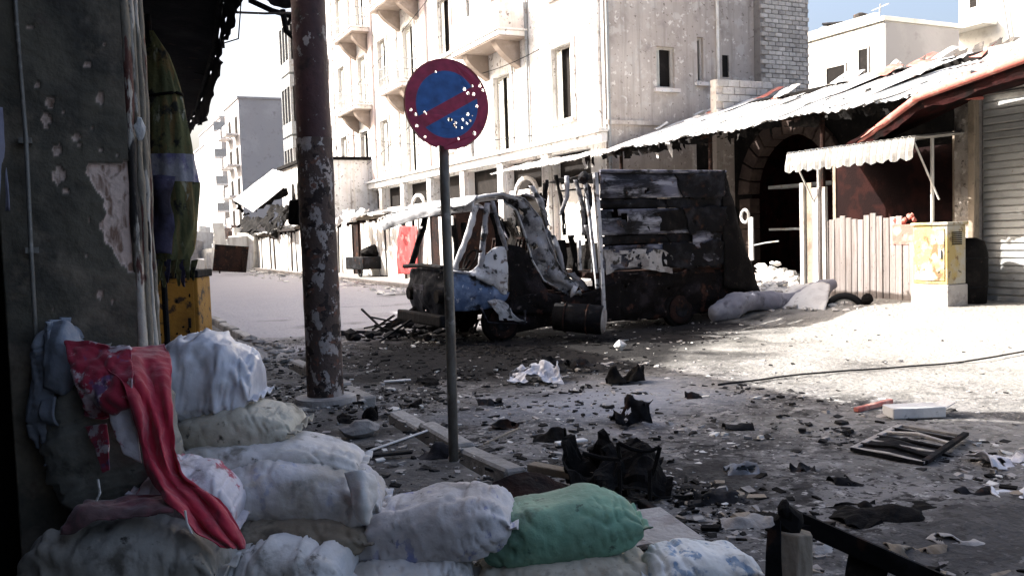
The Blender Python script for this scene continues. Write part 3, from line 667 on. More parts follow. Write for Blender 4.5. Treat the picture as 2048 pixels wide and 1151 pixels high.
    # peeling timber and plaster strips on the street edge of the pillar
    for k, (xa, w, yy, z0, z1) in enumerate([(.196,.026,3.51,.12,3.43), (.222,.020,3.55,.12,3.43), (.243,.016,3.60,.9,2.9), (.258,.016,3.66,.12,3.43)]):
        net = [[(xa-w/2+.006*nz((k, z, 0), 3, 1), yy, z), (xa+.002*nz((z, 0, k), 4), yy-.012, z), (xa+w/2+.006*nz((z, k, 0), 3, 2), yy+.01, z)] for z in np.linspace(z0, z1, 14)]
        patch(net, 60, 4, .006, 9, k*3.).build('edge_strip', MT['pillarside'], t, solid=.012, smooth=True)
    MB().box(.19, .268, y0+.18, y0+.56, .1, 3.44).build('pillar_flank', MT['pillarside'], t)
    # loose plaster flake on the pillar edge
    p = dep(280, 258, 3.22)
    chunk(MB(), p, (.045,.02,.085), 3.3, 0, 2).build('plaster_flake', MT['white_rubble'], t)
    # conduit
    a = dep(34, 60, 3.02); b = dep(62, 500, 3.02); c_ = dep(84, 900, 3.02)
    MB().tube([a+Vector((0,0,.6)), a, (a+b)/2+Vector((.006,0,0)), b, c_], .0075, 8).build('conduit', MT['post'], t, smooth=True)
    for pp in (b, (a+b)/2): MB().obox(pp+Vector((.003,.02,0)), (.04,.04,.02)).build('conduit_clip', MT['post'], t)
    return t
arcade()
p0 = dep(-22, 60, 3.1); p1 = dep(22, 212, 3.1)
m = MB().box(p0.x-.05, p1.x, p0.y, p0.y+.02, p1.z, p0.z+.05)
o = single(m, 'teal_board', MT['teal'], 'dark teal board hanging in the black doorway at the left edge', 'board')
p0 = dep(-25, 214, 3.0); p1 = dep(17, 420, 3.0)
net = [[(p0.x+(p1.x-p0.x)*j/3, p0.y+.012*math.sin(j*2+i), p0.z+(p1.z-p0.z)*i/5) for j in range(4)] for i in range(6)]
single(patch(net, 20, 10, .004, 9), 'hanging_sheet', MT['lavender'], 'pale lavender sheet hanging at the left edge below the teal board', 'sheet', solid=.003, smooth=True)

# tattered dark awning over the left pavement
def awning_left():
    t = thing('tattered_awning', 'tattered dark awning sagging over the pavement at the top left', 'awning', (.25, 4.2, 3.4))
    pts = [(478,-60,5.6), (450,0,6.5), (437,90,7.6), (420,150,8.7), (402,205,10.5), (385,235,12.0), (366,272,14.0)]
    out = [ony(*p) for p in pts]
    ins = [Vector((.06, p.y, 3.46)) for p in out]
    mid = [(a*.45+b*.55)+Vector((0,0,-.04)) for a, b in zip(ins, out)]
    ins = [Vector((.06, 4.1, 3.44))]+ins; out = [Vector((1.0, 4.1, 3.42))]+out; mid = [Vector((.55, 4.1, 3.40))]+mid
    hang = [p+Vector((.015, 0, -.10-.07*(i % 3))) for i, p in enumerate(out)]
    net = [[a, b, c] for a, b, c in zip(ins, mid, out)]
    patch(net, 70, 24, .02, 2.2, 4., rag=.05).build('canvas', MT['darkcanvas'], t, solid=.01, smooth=True)
    m = MB(); m.tube([v+Vector((-.03,0,.0)) for v in out], .022, 8); m.build('front_rail', MT['burnt'], t)
    for k in (2, 4, 6): MB().tube([ins[k], out[k]], .018, 6).build('rafter', MT['burnt'], t)
    net = [[a, b] for a, b in zip(out, hang)]
    patch(net, 70, 6, .03, 4, 8., hole=.55, hscale=5, rag=.04).build('torn_valance', MT['darkcanvas'], t, solid=.008, smooth=True)
    m = MB(); m.tube([out[3], out[3]+Vector((.16,0,.06)), out[2]+Vector((.12,0,.1))], .006, 5); m.tube([dep(455, 24, 7), dep(530, 27, 7.8), dep(602, 26, 8.6)], .011, 5)
    m.build('wire', MT['burnt'], t)
awning_left()
# closed parasol-like folded awning bundle beyond the pillar
def folded_awning():
    prof = [(62, 300, 7), (110, 313, 24), (190, 322, 40), (260, 330, 46), (310, 333, 50), (335, 335, 52), (365, 338, 55), (440, 342, 54), (500, 338, 46), (545, 330, 36)]
    D = 5.6
    t = thing('folded_awning', 'yellow-green folded awning bundle with pale band hanging past the pillar', 'awning', dep(330, 545, D))
    def sec(i0, i1, m, name, par, fat=1.0, seed=0, ns=40):
        mb = MB(); rows = []
        for i in range(i0, i1):
            for s in range(8):
                f = s/8; a, b = prof[i], prof[i+1]
                rows.append((a[0]+(b[0]-a[0])*f, a[1]+(b[1]-a[1])*f, a[2]+(b[2]-a[2])*f))
        rows.append(prof[i1]); vs = []
        for (py, px, hw) in rows:
            c = dep(px, py, D); r = hw*D/F_PX*fat
            for k in range(ns):
                a = 2*math.pi*k/ns
                rr = r*(1+.07*math.sin(a*11+py*.02+seed)+.05*math.sin(a*5-py*.03)+.16*nz((math.cos(a)*2, math.sin(a)*2, py*.01), 1, seed))
                vs.append(c+crt*(math.cos(a)*rr)+Vector((0,1,0))*(math.sin(a)*rr*.7))
        fs = [(i*ns+k, i*ns+(k+1) % ns, (i+1)*ns+(k+1) % ns, (i+1)*ns+k) for i in range(len(rows)-1) for k in range(ns)]
        mb.add(vs, fs); return mb.build(name, m, par, smooth=True)
    sec(0, 4, MT['parasol'], 'canopy_top', t, 1, 1); c = sec(4, 6, MT['parasolband'], 'tie_band', t, 1.03, 1)
    sec(6, 9, MT['parasol'], 'canopy_skirt', t, 1, 2)
    net = [[dep(300+4*math.sin(i), 352+i*26, 5.22), dep(322, 350+i*26, 5.17), dep(345+5*math.cos(i*1.7), 352+i*26, 5.2)] for i in range(7)]
    patch(net, 30, 10, .02, 7, 2., rag=.01).build('purple_fold', MT['purple'], t, solid=.006, smooth=True)
    for py_, px_, hw in ((192, 322, 41),): MB().tube([dep(px_, py_+3*math.sin(a*2), D)+crt*(math.cos(a)*hw*D/F_PX*1.04)+Vector((0,1,0))*(math.sin(a)*hw*D/F_PX*.74) for a in np.linspace(0, 6.2832, 31)], .010, 6).build('tie_cord', MT['soot'], t)
    for k in range(9):
        x_ = 300+k*10; l_ = 30+25*abs(math.sin(k*2.3)); patch([[dep(x_, 520, 5.35), dep(x_+14, 518, 5.33)], [dep(x_+2, 520+l_*.6, 5.33), dep(x_+12, 520+l_*.5, 5.32)], [dep(x_+5, 520+l_, 5.35), dep(x_+9, 520+l_, 5.34)]], 10, 5, .02, 9, k*3.).build('tatter', MT['parasol'] if k % 3 else MT['purple'], t, solid=.004)
    q = dep(336, 700, D); MB().tube([dep(296, 30, D), q, (q.x+.03, q.y, PZ-.02)], .018, 8).build('pole', MT['burnt'], t)
folded_awning()

# ------------------------------------------------------------------ market canopy on the right
EX, EZ, RX, RZ = 13.15, 3.83, 17.0, 5.06       # eave and ridge
def roofz(x): return EZ+(RZ-EZ)*(x-EX)/(RX-EX)
def market_canopy():
    t = thing('market_canopy', 'long shrapnel-torn corrugated market roof sloping above the truck and stall', 'canopy', (14.5, 15, .3))
    def sheet(x0, x1, w, seed, hole):
        n = 22; m_ = 26; vs = []; fs = []; mb = MB()
        for i in range(n+1):
            x = x0+(x1-x0)*i/n
            for j in range(m_+1):
                y = -w/2+w*j/m_
                z = roofz(x)-EZ + .020*math.sin(2*math.pi*j/m_*6.5) + .035*nz((x, y, seed), 1.1, seed)
                xx = x
                if i == 0: xx += .10*nz((y, 0, seed), 6, seed)+(.06 if nz((y, 2, seed), 9, seed) > .15 else 0)
                vs.append((xx-EX, y, z))
        for i in range(n):
            for j in range(m_):
                c = Vector(vs[i*(m_+1)+j])
                if fbm(c, 3.6, seed*7.3) > hole: continue
                fs.append((i*(m_+1)+j, i*(m_+1)+j+1, (i+1)*(m_+1)+j+1, (i+1)*(m_+1)+j))
        mb.add(vs, fs); return mesh_of(mb, 'roof_sheet', MT['corr'])
    MS = [sheet(EX-.06-.1*k, RX+.05, 1.06, 1.7+k*2.9, h) for k, h in enumerate((.62, .50, .72, .44, .58))]
    y = 9.3; k = 0
    while y < 21.2:
        o = inst('roof_sheet', MS[(k*3+k//4) % 5], t, (EX+U(-.12,.10), y, EZ+U(-.02,.03)+(k % 2)*.012), (U(-.015,.015), U(-.02,.02), U(-.025,.025)))
        y += .92; k += 1
    # narrow strip that carries on in front of the apartment building
    N2 = [sheet(12.5, 13.44, 1.06, 21+j, .6) for j in range(2)]
    y = 21.7; k = 0
    while y < 27.0: inst('roof_sheet', N2[k % 2], t, (EX+U(-.05,.02)-.05, y, EZ+U(-.02,.02)), (U(-.02,.02), U(-.03,.03), 0)); y += .92; k += 1
    # loose slates and torn sheets lying on top, ragged ridge pieces
    for i in range(26):
        yy = U(9.5, 21); xx = U(14.6, 16.9) if i % 2 else U(15.8, 17.1)
        L_ = U(.25, .9); w = U(.12, .4)
        patch([[(xx, yy, roofz(xx)+.06), (xx+.02, yy+w, roofz(xx)+.10)], [(xx+L_, yy+.06, roofz(xx+L_)+U(.04,.22)), (xx+L_, yy+w, roofz(xx+L_)+U(.05,.25))]], 4, 4, .04, 3, i*1.3).build('loose_sheet', MT['corr'] if i % 4 else MT['redpaint'], t, solid=.006)
    for i in range(16):
        yy = U(9.5, 15.5)
        net = [[(RX-.03, yy, RZ-.02), (RX-.02, yy+U(.15,.3), RZ)], [(RX+.02, yy+U(-.1,.1), RZ+U(.1,.24)), (RX+.02, yy+U(.15,.4), RZ+U(.05,.22))]]
        patch(net, 3, 3, .03, 4, i*2.1).build('bent_ridge_piece', MT['corr_dark'], t, solid=.006)
    for x in (13.4, 14.6, 15.8, 16.8): MB().tube([(x, 9.1, roofz(x)-.08), (x, 21.3, roofz(x)-.08)], .035, 6).build('purlin', MT['rust'], t)
    for yy in (9.9, 13.3, 16.8, 20.6):
        MB().tube([(13.25, yy, roofz(13.25)-.14), (16.95, yy, roofz(16.95)-.14)], .04, 6).build('rafter', MT['rust'], t)
        MB().tube([(13.5, yy, .1), (13.5, yy, roofz(13.5)-.15)], .05, 8).build('post', MT['rust'], t)
    # torn lining scraps hanging under the eave
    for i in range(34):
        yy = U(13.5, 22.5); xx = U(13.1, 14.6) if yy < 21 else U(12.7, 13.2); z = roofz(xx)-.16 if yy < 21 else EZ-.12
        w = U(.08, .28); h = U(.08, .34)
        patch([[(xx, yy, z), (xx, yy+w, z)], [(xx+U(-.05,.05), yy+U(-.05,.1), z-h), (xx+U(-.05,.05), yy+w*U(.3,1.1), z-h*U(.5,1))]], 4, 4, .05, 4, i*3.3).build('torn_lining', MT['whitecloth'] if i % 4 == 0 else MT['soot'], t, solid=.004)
    # black strips along the eave, painting in the shade under the roof
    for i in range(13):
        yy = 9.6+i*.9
        patch([[(13.3, yy, roofz(13.3)-.05), (13.3, yy+.88, roofz(13.3)-.05)], [(13.36, yy, roofz(13.3)-.26+U(-.08,.08)), (13.36, yy+.88, roofz(13.3)-.26+U(-.08,.08))]], 6, 10, .03, 3, i*2.7, hole=.30, hscale=3.5, rag=.05).build('eave_shade_sheet', MT['soot'], t, solid=.006)
    return t
market_canopy()

# back wall of the market with the stone arch
def market_wall():
    t = thing('market_back_wall', 'dark wall with a brown stone arch and red interior under the canopy', 'wall', (16.9, 15.5, .3))
    AX = 16.6
    c = onx(1585, 470, AX); R_ = 1.5; zc = onx(1560, 385, AX).z
    y0, y1 = 9.9, 21.3
    # wall as strips round the arch opening
    mb = MB(); n = 24
    def P(y, z): return (AX, y, z)
    mb.add([P(y0, .2), P(c.y-R_, .2), P(c.y-R_, 5.0), P(y0, 5.0)], [(0,1,2,3)])
    mb.add([P(c.y+R_, .2), P(y1, .2), P(y1, 5.0), P(c.y+R_, 5.0)], [(0,1,2,3)])
    for k in range(n):
        a0 = math.pi*k/n; a1 = math.pi*(k+1)/n
        mb.add([P(c.y+R_*math.cos(a0), zc+R_*math.sin(a0)), P(c.y+R_*math.cos(a1), zc+R_*math.sin(a1)), P(c.y+R_*math.cos(a1), 5.0), P(c.y+R_*math.cos(a0), 5.0)], [(0,1,2,3)])
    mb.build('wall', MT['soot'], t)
    # voussoirs and jamb stones, each its own stone
    for k in range(13):
        a0 = math.pi*k/13+.012; a1 = math.pi*(k+1)/13-.012; m = MB(); ri, ro = R_-.02, R_+.42
        q = [(ri, a0), (ro, a0), (ro, a1), (ri, a1)]
        m.add([(AX-.14, c.y+r*math.cos(a), zc+r*math.sin(a)) for r, a in q]+[(AX+.25, c.y+r*math.cos(a), zc+r*math.sin(a)) for r, a in q], [(0,1,2,3),(7,6,5,4),(0,4,5,1),(1,5,6,2),(2,6,7,3),(3,7,4,0)])
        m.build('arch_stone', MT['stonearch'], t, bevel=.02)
    z = .3
    while z < zc-.2:
        h = min(.42, zc-z)
        for s in (-1, 1):
            a = c.y+s*(R_-.02); b = c.y+s*(R_+.40)
            MB().box(AX-.12+U(-.01,.01), AX+.25, min(a, b), max(a, b), z, z+h-.015).build('jamb_stone', MT['stonearch'], t, bevel=.02)
        z += h
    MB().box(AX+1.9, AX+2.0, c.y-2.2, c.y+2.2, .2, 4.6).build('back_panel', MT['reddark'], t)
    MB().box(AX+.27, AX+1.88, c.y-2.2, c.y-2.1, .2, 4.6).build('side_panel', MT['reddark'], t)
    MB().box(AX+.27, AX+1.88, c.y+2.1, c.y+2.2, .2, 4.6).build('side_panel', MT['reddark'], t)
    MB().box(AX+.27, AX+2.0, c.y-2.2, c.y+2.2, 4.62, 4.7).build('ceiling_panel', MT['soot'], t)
    sh = MB(); sh.box(AX+.3, AX+.8, c.y-1.3, c.y+1.2, 2.62, 2.7); sh.box(AX+.3, AX+.8, c.y-1.3, c.y+1.2, 1.5, 1.56); sh.build('shelf', MT['rail'], t)
    return c, zc
ARCH, ARCHZ = market_wall()
p = onx(1500, 470, 14.2)
m = MB(); m.tube([onx(1480, 410, 14.2), onx(1482, 425, 14.2)], .03, 6); m.box(p.x-.03, p.x+.03, p.y-.12, p.y+.32, p.z+.16, p.z+.55); 
t = thing('white_sign_bracket', 'white bent sign bracket with a round plate standing in front of the arch', 'bracket', (14.2, p.y, .3))
zz_ = onx(1510, 520, 14.2).z; MB().tube([(14.2, p.y-.05, .28), (14.2, p.y-.05, zz_)], .03, 8).build('post', MT['soot'], t); MB().box(14.17, 14.21, p.y-.12, p.y+.03, zz_, p.z+.42).build('plate', MT['whitecloth'], t)
rg = MB(); cc = onx(1490, 432, 14.2)
rg.tube([cc+Vector((0, math.cos(a)*.13, math.sin(a)*.15)) for a in np.linspace(0, 2*math.pi, 17)], .035, 6); rg.build('round_plate', MT['whitecloth'], t)
MB().tube([(14.2, p.y-.05, p.z-.25), (14.2, p.y-.55, p.z-.18), (14.2, p.y-.95, p.z-.15)], .018, 6).build('arm', MT['rail'], t)

# rubble heap of white blocks in front of the arch
def heap(name, label, c, rx, ry, h, n, m, seed, smin=.08, smax=.3):
    rn = random.Random(seed); mb = MB()
    for i in range(n):
        a = rn.uniform(0, 6.28); r = math.sqrt(rn.random()); x = c[0]+rx*r*math.cos(a); y = c[1]+ry*r*math.sin(a)
        s = rn.uniform(smin, smax)*(1.15-.4*r)
        zz = c[2]+max(.3*s, h*(1-r)*rn.uniform(.4, 1))
        chunk(mb, (x, y, zz), (s*rn.uniform(.8, 1.5), s*rn.uniform(.8, 1.5), s*rn.uniform(.4, .9)), rn.uniform(0, 99))
    k = 12; vs = [(c[0]+rx*.9*math.cos(a)*f, c[1]+ry*.9*math.sin(a)*f, c[2]+h*.8*(1-f)-.03) for f in (0.01, .4, .7, 1) for a in np.linspace(0, 6.283, k, endpoint=False)]
    mb.add(vs, [(r*k+j, r*k+(j+1) % k, (r+1)*k+(j+1) % k, (r+1)*k+j) for r in range(3) for j in range(k)])
    return tag(mb.build(name, m), label, name.replace('_', ' ').split()[-1], kind='stuff')
q = onx(1560, 540, 13.9)
heap('rubble_heap', 'heap of white rubble in front of the arch', (13.6, q.y-.1, .28), .75, 1.3, .62, 90, MT['white_rubble'], 3)

# ------------------------------------------------------------------ plank stall with striped awning
def stall():
    SX = 12.35; GZ = .30
    def S(px, py): return onx(px, py, SX)
    ya, yb = S(1832, 500).y, S(1646, 500).y; yp = S(1598, 450).y
    t = thing('plank_stall', 'small plank stall with a scalloped striped awning beside the yellow cabinet', 'stall', (SX+.4, (ya+yb)/2, GZ))
    n = 15; w = (yb-ya)/n
    for k in range(n):
        h = 1.72+.04*math.sin(k*1.3)+U(-.03,.03)-(0.45 if k == 0 else .2 if k == 1 else 0)
        m = MB(); m.box(SX+U(-.012,.012), SX+.03, ya+k*w+.008, ya+(k+1)*w-.006, GZ-.03, h)
        m.build('plank', MT['plank'], t, bevel=.006)
    for z in (.62, 1.45): MB().box(SX+.035, SX+.08, ya, yb, z-.05, z+.05).build('batten', MT['wood'], t)
    MB().box(SX+.085, SX+.11, ya, yb, GZ, 1.5).build('lining', MT['reddark'], t)
    for (pa, pb, tw, mm) in ((1602, 1606, .09, 'whitemetal'), (1624, 1630, .20, 'plank'), (1630, 1632, .10, 'whitecloth'), (1646, 1650, .07, 'whitemetal'), (1612, 1616, .12, 'wood')):
        a = S(pa, 360); b = S(pb, 560)
        MB().box(SX-.02+U(-.03,.03), SX+.04, a.y-tw, a.y, GZ-.04, a.z+U(-.2,.0)).build('post', MT[mm], t, bevel=.006)
    for (py_, z1) in ((ya-.02, 3.1), (yp, 3.1)):
        MB().box(SX+.95, SX+1.02, py_, py_+.07, GZ-.03, z1).build('rear_post', MT['wood'], t)
    MB().box(SX+.97, SX+1.0, ya, yp, GZ, 2.9).build('rear_panel', MT['shademaroon'], t)
    # awning: corrugated pale sheet sloping to the street with scalloped valance
    a0, a1 = S(1835, 300), S(1572, 320)
    zt, zb = 2.98, 2.76; ox = SX-.55
    y0, y1 = onx(1826, 300, ox-.05).y, onx(1570, 320, ox-.05).y
    net = [[(SX+.75, y0+(y1-y0)*j/20, zt+.06) for j in range(21)], [(ox, y0+(y1-y0)*j/20, zt-.06) for j in range(21)]]
    patch(net, 10, 120, .012, 3, 5., corr=(.03, 6, True)).build('awning_top', MT['awning'], t, solid=.006)
    n = 120; vs = []; fs = []
    for j in range(n+1):
        y = y0+(y1-y0)*j/n; d = .018*math.sin(2*math.pi*j/6)
        sc = .055*abs(math.sin(math.pi*j/10))
        xb = nz((y, 0, 0), 3)*.02
        vs += [(ox+d, y, zt-.06), (ox-.05+d+xb, y, zt-.27), (ox-.055+d+xb*1.5, y, zt-.36-sc)]
    for j in range(n): fs += [(3*j, 3*j+1, 3*j+4, 3*j+3), (3*j+1, 3*j+2, 3*j+5, 3*j+4)]
    vb = MB().add(vs, fs); vb.m = [1 if (i//2) % 6 < 2 else 0 for i in range(len(fs))]; vb.build('valance', [MT['awning'], MT['awnshadestripe']], t, solid=.005)
    MB().tube([(ox+.02, y0, zt-.1), (ox+.02, y1, zt-.1)], .018, 6).build('front_rail', MT['rail'], t)
    for yy in (y0+.06, y1-.1): MB().tube([(ox+.03, yy, zt-.1), (SX-.0, yy-.05, 1.95)], .016, 6).build('stay', MT['whitemetal'], t)
    MB().tube([(SX+.02, y1-.2, 1.8), (SX+.02, y1-.2, zt)], .03, 6).build('front_post', MT['whitemetal'], t)
    MB().tube([(SX+.02, y0+.15, 1.2), (SX+.02, y0+.15, zt)], .03, 6).build('front_post', MT['whitemetal'], t)
    # red goods on the counter
    return SX, ya, yb
SX, SYA, SYB = stall()
m = MB()
for k in range(9): chunk(m, (SX+.03+U(-.02,.04), SYA+.05+k*.045, 1.62+U(-.02,.10)), (.10,.09,.10), k*3.1)
m.box(SX-.01, SX+.16, SYA, SYA+.46, 1.24, 1.57)
single(m, 'cloth_bundle', MT['redpaint'], 'reddish crumpled bundle wedged on the right end of the stall', 'bundle')

# shop with roller shutter at the right edge
def shop():
    BX = 13.0; ys = 9.35
    t = thing('shuttered_shop', 'shop with a pitted pier and half-lit roller shutter at the right edge', 'shop', (BX, 7, .3))
    yo, yc = onx(1948, 400, BX).y, 4.5
    holed_wall('x', BX, yc-1.2, ys, .1, 4.3, [(yc, yo-.02, .1, 3.62)], .3, 1).build('wall', MT['concrete'], t)
    MB().box(BX+.3, 17.4, yc-1.2, ys, .1, 4.28).build('core', MT['dark'], t)
    # pitted pier, real pits
    n, m_ = 70, 24; vs = []; y0, y1 = yo+.02, ys+.55
    mb = MB()
    for i in range(n+1):
        for j in range(m_+1):
            p = Vector((BX-.06, y0+(y1-y0)*j/m_, .28+3.7*i/n)); d = fbm(p, 4.5, 3)
            p.x += .05*max(0, d-.25)*2+.015*fbm(p, 9, 1); vs.append(p)
    mb.add(vs, [(i*(m_+1)+j, i*(m_+1)+j+1, (i+1)*(m_+1)+j+1, (i+1)*(m_+1)+j) for i in range(n) for j in range(m_)])
    pier = mat('pitted_pier', (.30,.275,.25), [((.16,.14,.125), 2, .45, .6), ((.5,.47,.44), 5, .57, .64), ((.06,.05,.045), 7, .58, .65)], bump=(.7, 16), rand=0)
    mb.build('pitted_pier', pier, t, smooth=True)
    MB().box(BX-.045, 13.6, y0, y1, .2, 3.99).build('pier_core', MT['concrete'], t)
    MB().box(BX-.13, BX-.004, yo-.10, yo+.015, .25, 3.75).build('pier_edge', MT['wood'], t, bevel=.01)
    # roller shutter slats
    me = mesh_of(MB().obox((0,0,0), (.03, yo-yc-.06, .105)), 'shutter_slat', MT['shopshutter'], .012)
    sh = MB().box(BX+.19, BX+.21, yc, yo-.02, .15, 3.6).build('roller_shutter', MT['whitemetal'], t)
    z = .22
    while z < 3.6: inst('slat', me, sh, (BX+.17, (yc+yo)/2-.01, z), (0, .12, 0)); z += .118
    MB().box(BX-.02, BX+.28, yc-1.2, yo, .1, .26).build('threshold', MT['white_rubble'], t)
    return BX, yo
BX, BYO = shop()
# red-framed shop awning (dark cloth under a red pipe) at top right
def red_awning():
    p3 = onx(1686, 294, 12.0); p2 = onx(1835, 195, 11.5); p1 = onx(2048, 118, 11.2); p0 = onx(2300, 28, 11.0)
    t = thing('red_framed_awning', 'dark sheet awning on a bent red pipe at the top right', 'awning', p2)
    MB().tube([p3+Vector((.12,.0,-.06)), p2, p1, p0], .06, 10).build('front_pipe', MT['redpaint'], t, smooth=True)
    def back(p, z): return Vector((BX-.03, p.y, z))
    q = [p3.lerp(p2, k/3.) for k in range(3)]+[p2+(p1-p2)*(k/3.) for k in range(3)]+[p1, p0]
    net = [[a+Vector((0,0,-.05)), a*.5+back(a, a.z+.08)*.5+Vector((0,0,-.07)), back(a, a.z+.08)] for a in q]
    patch(net, 40, 16, .02, 2.5, 6., hole=.85, hscale=3).build('sheet', MT['reddark'], t, solid=.008)
    net = [[a+Vector((.02,0,.02)), a+Vector((.10,0,-.22+.05*(i % 2)))] for i, a in enumerate(q)]
    patch(net, 40, 5, .02, 3, 2., rag=.03, hole=.7).build('hanging_edge', MT['reddark'], t, solid=.006)
    for a in (p2, p1): MB().tube([a, back(a, a.z+.05)], .03, 8).build('rafter', MT['redpaint'], t)
red_awning()

def yellow_cabinet():
    b = gp(1895, 613, .30)
    D = (b-CAM).length; s = D/F_PX
    w = .62; d = .42; h = 1.30
    t = thing('yellow_cabinet', 'sunlit pale yellow utility cabinet with scuffed sides beside the plank stall', 'cabinet', b)
    x0, y0 = b.x, b.y; z = .29
    x1 = x0+d; y1 = y0+w
    MB().box(x0-.02, x1+.02, y0-.02, y1+.02, z-.06, z+.34).build('plinth', MT['concrete'], t, bevel=.015)
    bd = MB().box(x0, x1, y0, y1, z+.345, z+h-.05).build('body', MT['yellowpale'], t, bevel=.015)
    MB().box(x0-.03, x1+.03, y0-.03, y1+.03, z+h-.048, z+h).build('lid', MT['yellowpale'], t, bevel=.015)
    dr = MB().box(x0-.016, x0-.001, y0+.04, y1-.04, z+.40, z+h-.10).build('door', MT['yellowpale'], t, bevel=.006)
    MB().box(x0-.045, x0-.018, y0+.08, y0+.12, z+.75, z+.87).build('handle', MT['rail'], dr)
    m = MB()
    for i in range(7): m.box(x0+.1, x1-.1, y0-.012, y0-.001, z+.95+i*.03, z+.965+i*.03)
    m.build('vent', MT['soot'], t)
    return b
yb_ = yellow_cabinet()
# dark round-topped bin in the shade right of the cabinet
p = gp(1948, 603, .30)
t = thing('dark_barrel', 'dark barrel standing behind the yellow cabinet by the shutter', 'barrel', (12.55, p.y-.12, .29))
c = Vector((12.55, p.y-.12, .27))
MB().tube([c, c+Vector((0,0,.05)), c+Vector((0,0,.4)), c+Vector((0,0,.8)), c+Vector((0,0,1.0)), c+Vector((0,0,1.06))], [.24,.27,.29,.29,.24,.12], 20).build('body', MT['soot'], t, smooth=True)
for z in (.3, .75): MB().tube([c+Vector((math.cos(a)*.29, math.sin(a)*.29, z)) for a in np.linspace(0, 6.2832, 25)], .012, 6).build('hoop', MT['burnt'], t)

# ------------------------------------------------------------------ booths down the street
def booth(i, y0, y1, x, h, lab, mm, tilt=False, shut='whitemetal'):
    t = thing('street_booth', lab, 'booth', (x, (y0+y1)/2, .1), 'booths along the far pavement')
    MB().box(x+.06, x+1.6, y0+.03, y1-.03, .05, h-.05).build('body', MT['rust'], t)
    n = max(3, int((y1-y0)/.36)); w = (y1-y0)/n
    me = mesh_of(MB().obox((0,0,0), (.04, w-.055, h-.5)), 'booth_panel', MT[shut], .008)
    for k in range(n):
        if RN.random() < .16: continue
        inst('panel', me, t, (x+.03+U(-.03,.02), y0+(k+.5)*w, .13+(h-.5)/2+U(-.12,.05)), (U(-.02,.02), U(-.03,.03), U(-.05,.05)))
    MB().box(x-.06, x+.02, y0, y1, h-.30, h-.14).build('fascia', MT['whitemetal'] if i % 2 else MT['wood'], t)
    if tilt: pass
    else: patch([[(x-.3, y0-.05, h-.16), (x-.3, (y0+y1)/2, h-.10), (x-.3, y1+.05, h-.2)], [(x+1.7, y0-.05, h+.1), (x+1.7, (y0+y1)/2, h+.14), (x+1.7, y1+.05, h+.02)]], 10, 36, .06, 1.2, i*3.3, hole=.55, hscale=1.4, rag=.08, corr=(.02, 4, True)).build('roof', MT['corr'], t, solid=.01)
    return t
labs = ['white panelled booth nearest the truck cab on the far pavement', 'cream panelled booth right of the pole behind the dark cart', 'white booth directly right of the pole on the far pavement',
        'booth hidden mostly behind the thick pole', 'booth left of the pole with a dark square opening above its panels', 'white panelled booth under the tilted corrugated sheet', 'small far booth beyond the tilted sheet with a reddish board']
ys = [26.3, 30.2, 33.6, 37.4, 41.2, 45.0, 49.5, 56]
for i in range(7):
    xx = 10.9 if i < 4 else 9.9
    t = booth(i, ys[i]+.1, ys[i+1]-.1, xx, (2.75, 2.6, 2.75, 2.7, 2.55, 2.5, 2.3)[i], labs[i], 'stucco', False, 'cream' if i in (1, 2) else 'whitemetal')
    if i == 4:
        p = onx(548, 450, 9.85); MB().box(9.80, 9.88, p.y-.8, p.y+.7, p.z-.7, p.z+.25).build('opening', MT['dark'], t)
# the small upper room with arched windows above the booths
t = thing('upper_room', 'ruined upper room with dark arched windows left of the pole', 'building', (10.2, 46, 0))
MB().box(10.4, 14, 43.5, 50, 2.3, 5.6).build('wall', MT['stucco'], t)
for y in (44.3, 45.6, 46.9):
    q = MB(); q.box(10.36, 10.398, y, y+.62, 3.0, 4.4)
    vs = [(10.36, y+.31+.31*math.cos(a), 4.4+.31*math.sin(a)) for a in np.linspace(0, math.pi, 9)]; q.add(vs, [tuple(range(9))])
    q.build('window', MT['dark'], t)
MB().box(10.2, 14.1, 43.3, 50.2, 5.6, 5.75).build('roof', MT['soot'], t)
# tilted corrugated sheet
cs = [(468, 402), (500, 425), (562, 352), (545, 335)]
A, B, C_, D_ = ony(466, 400, 48), ony(506, 424, 45.5), ony(596, 352, 44.2), ony(545, 338, 47)
m = patch([[A, D_], [B, C_]], 36, 8, .05, 1, 3., corr=(.035, 4, False))
single(m, 'tilted_roof_sheet', MT['corr'], 'bright corrugated sheet slumped at a steep tilt above the far booths', 'roof sheet', solid=.012)
m = patch([[A+Vector((.1,.2,-.1)), D_+Vector((.1,.3,-.12))], [A+Vector((.5,.1,-.9)), D_+Vector((.8,.2,-1.3))]], 10, 14, .25, 1.2, 7., hole=.4, hscale=1.6, rag=.2)
single(m, 'charred_rafters', MT['soot'], 'charred roof remains hanging beneath the tilted bright sheet', 'debris', solid=.05)
m = MB()
for k in range(7): m.bar((9.9+U(0,1.5), 45+U(0,6), 2.5+U(0,.8)), (10+U(0,1.5), 45+U(0,6), 3.2+U(0,1.1)), .12, .1)
single(m, 'charred_beams', MT['soot'], 'jumbled charred beams on the booth roofs left of the pole', 'debris')
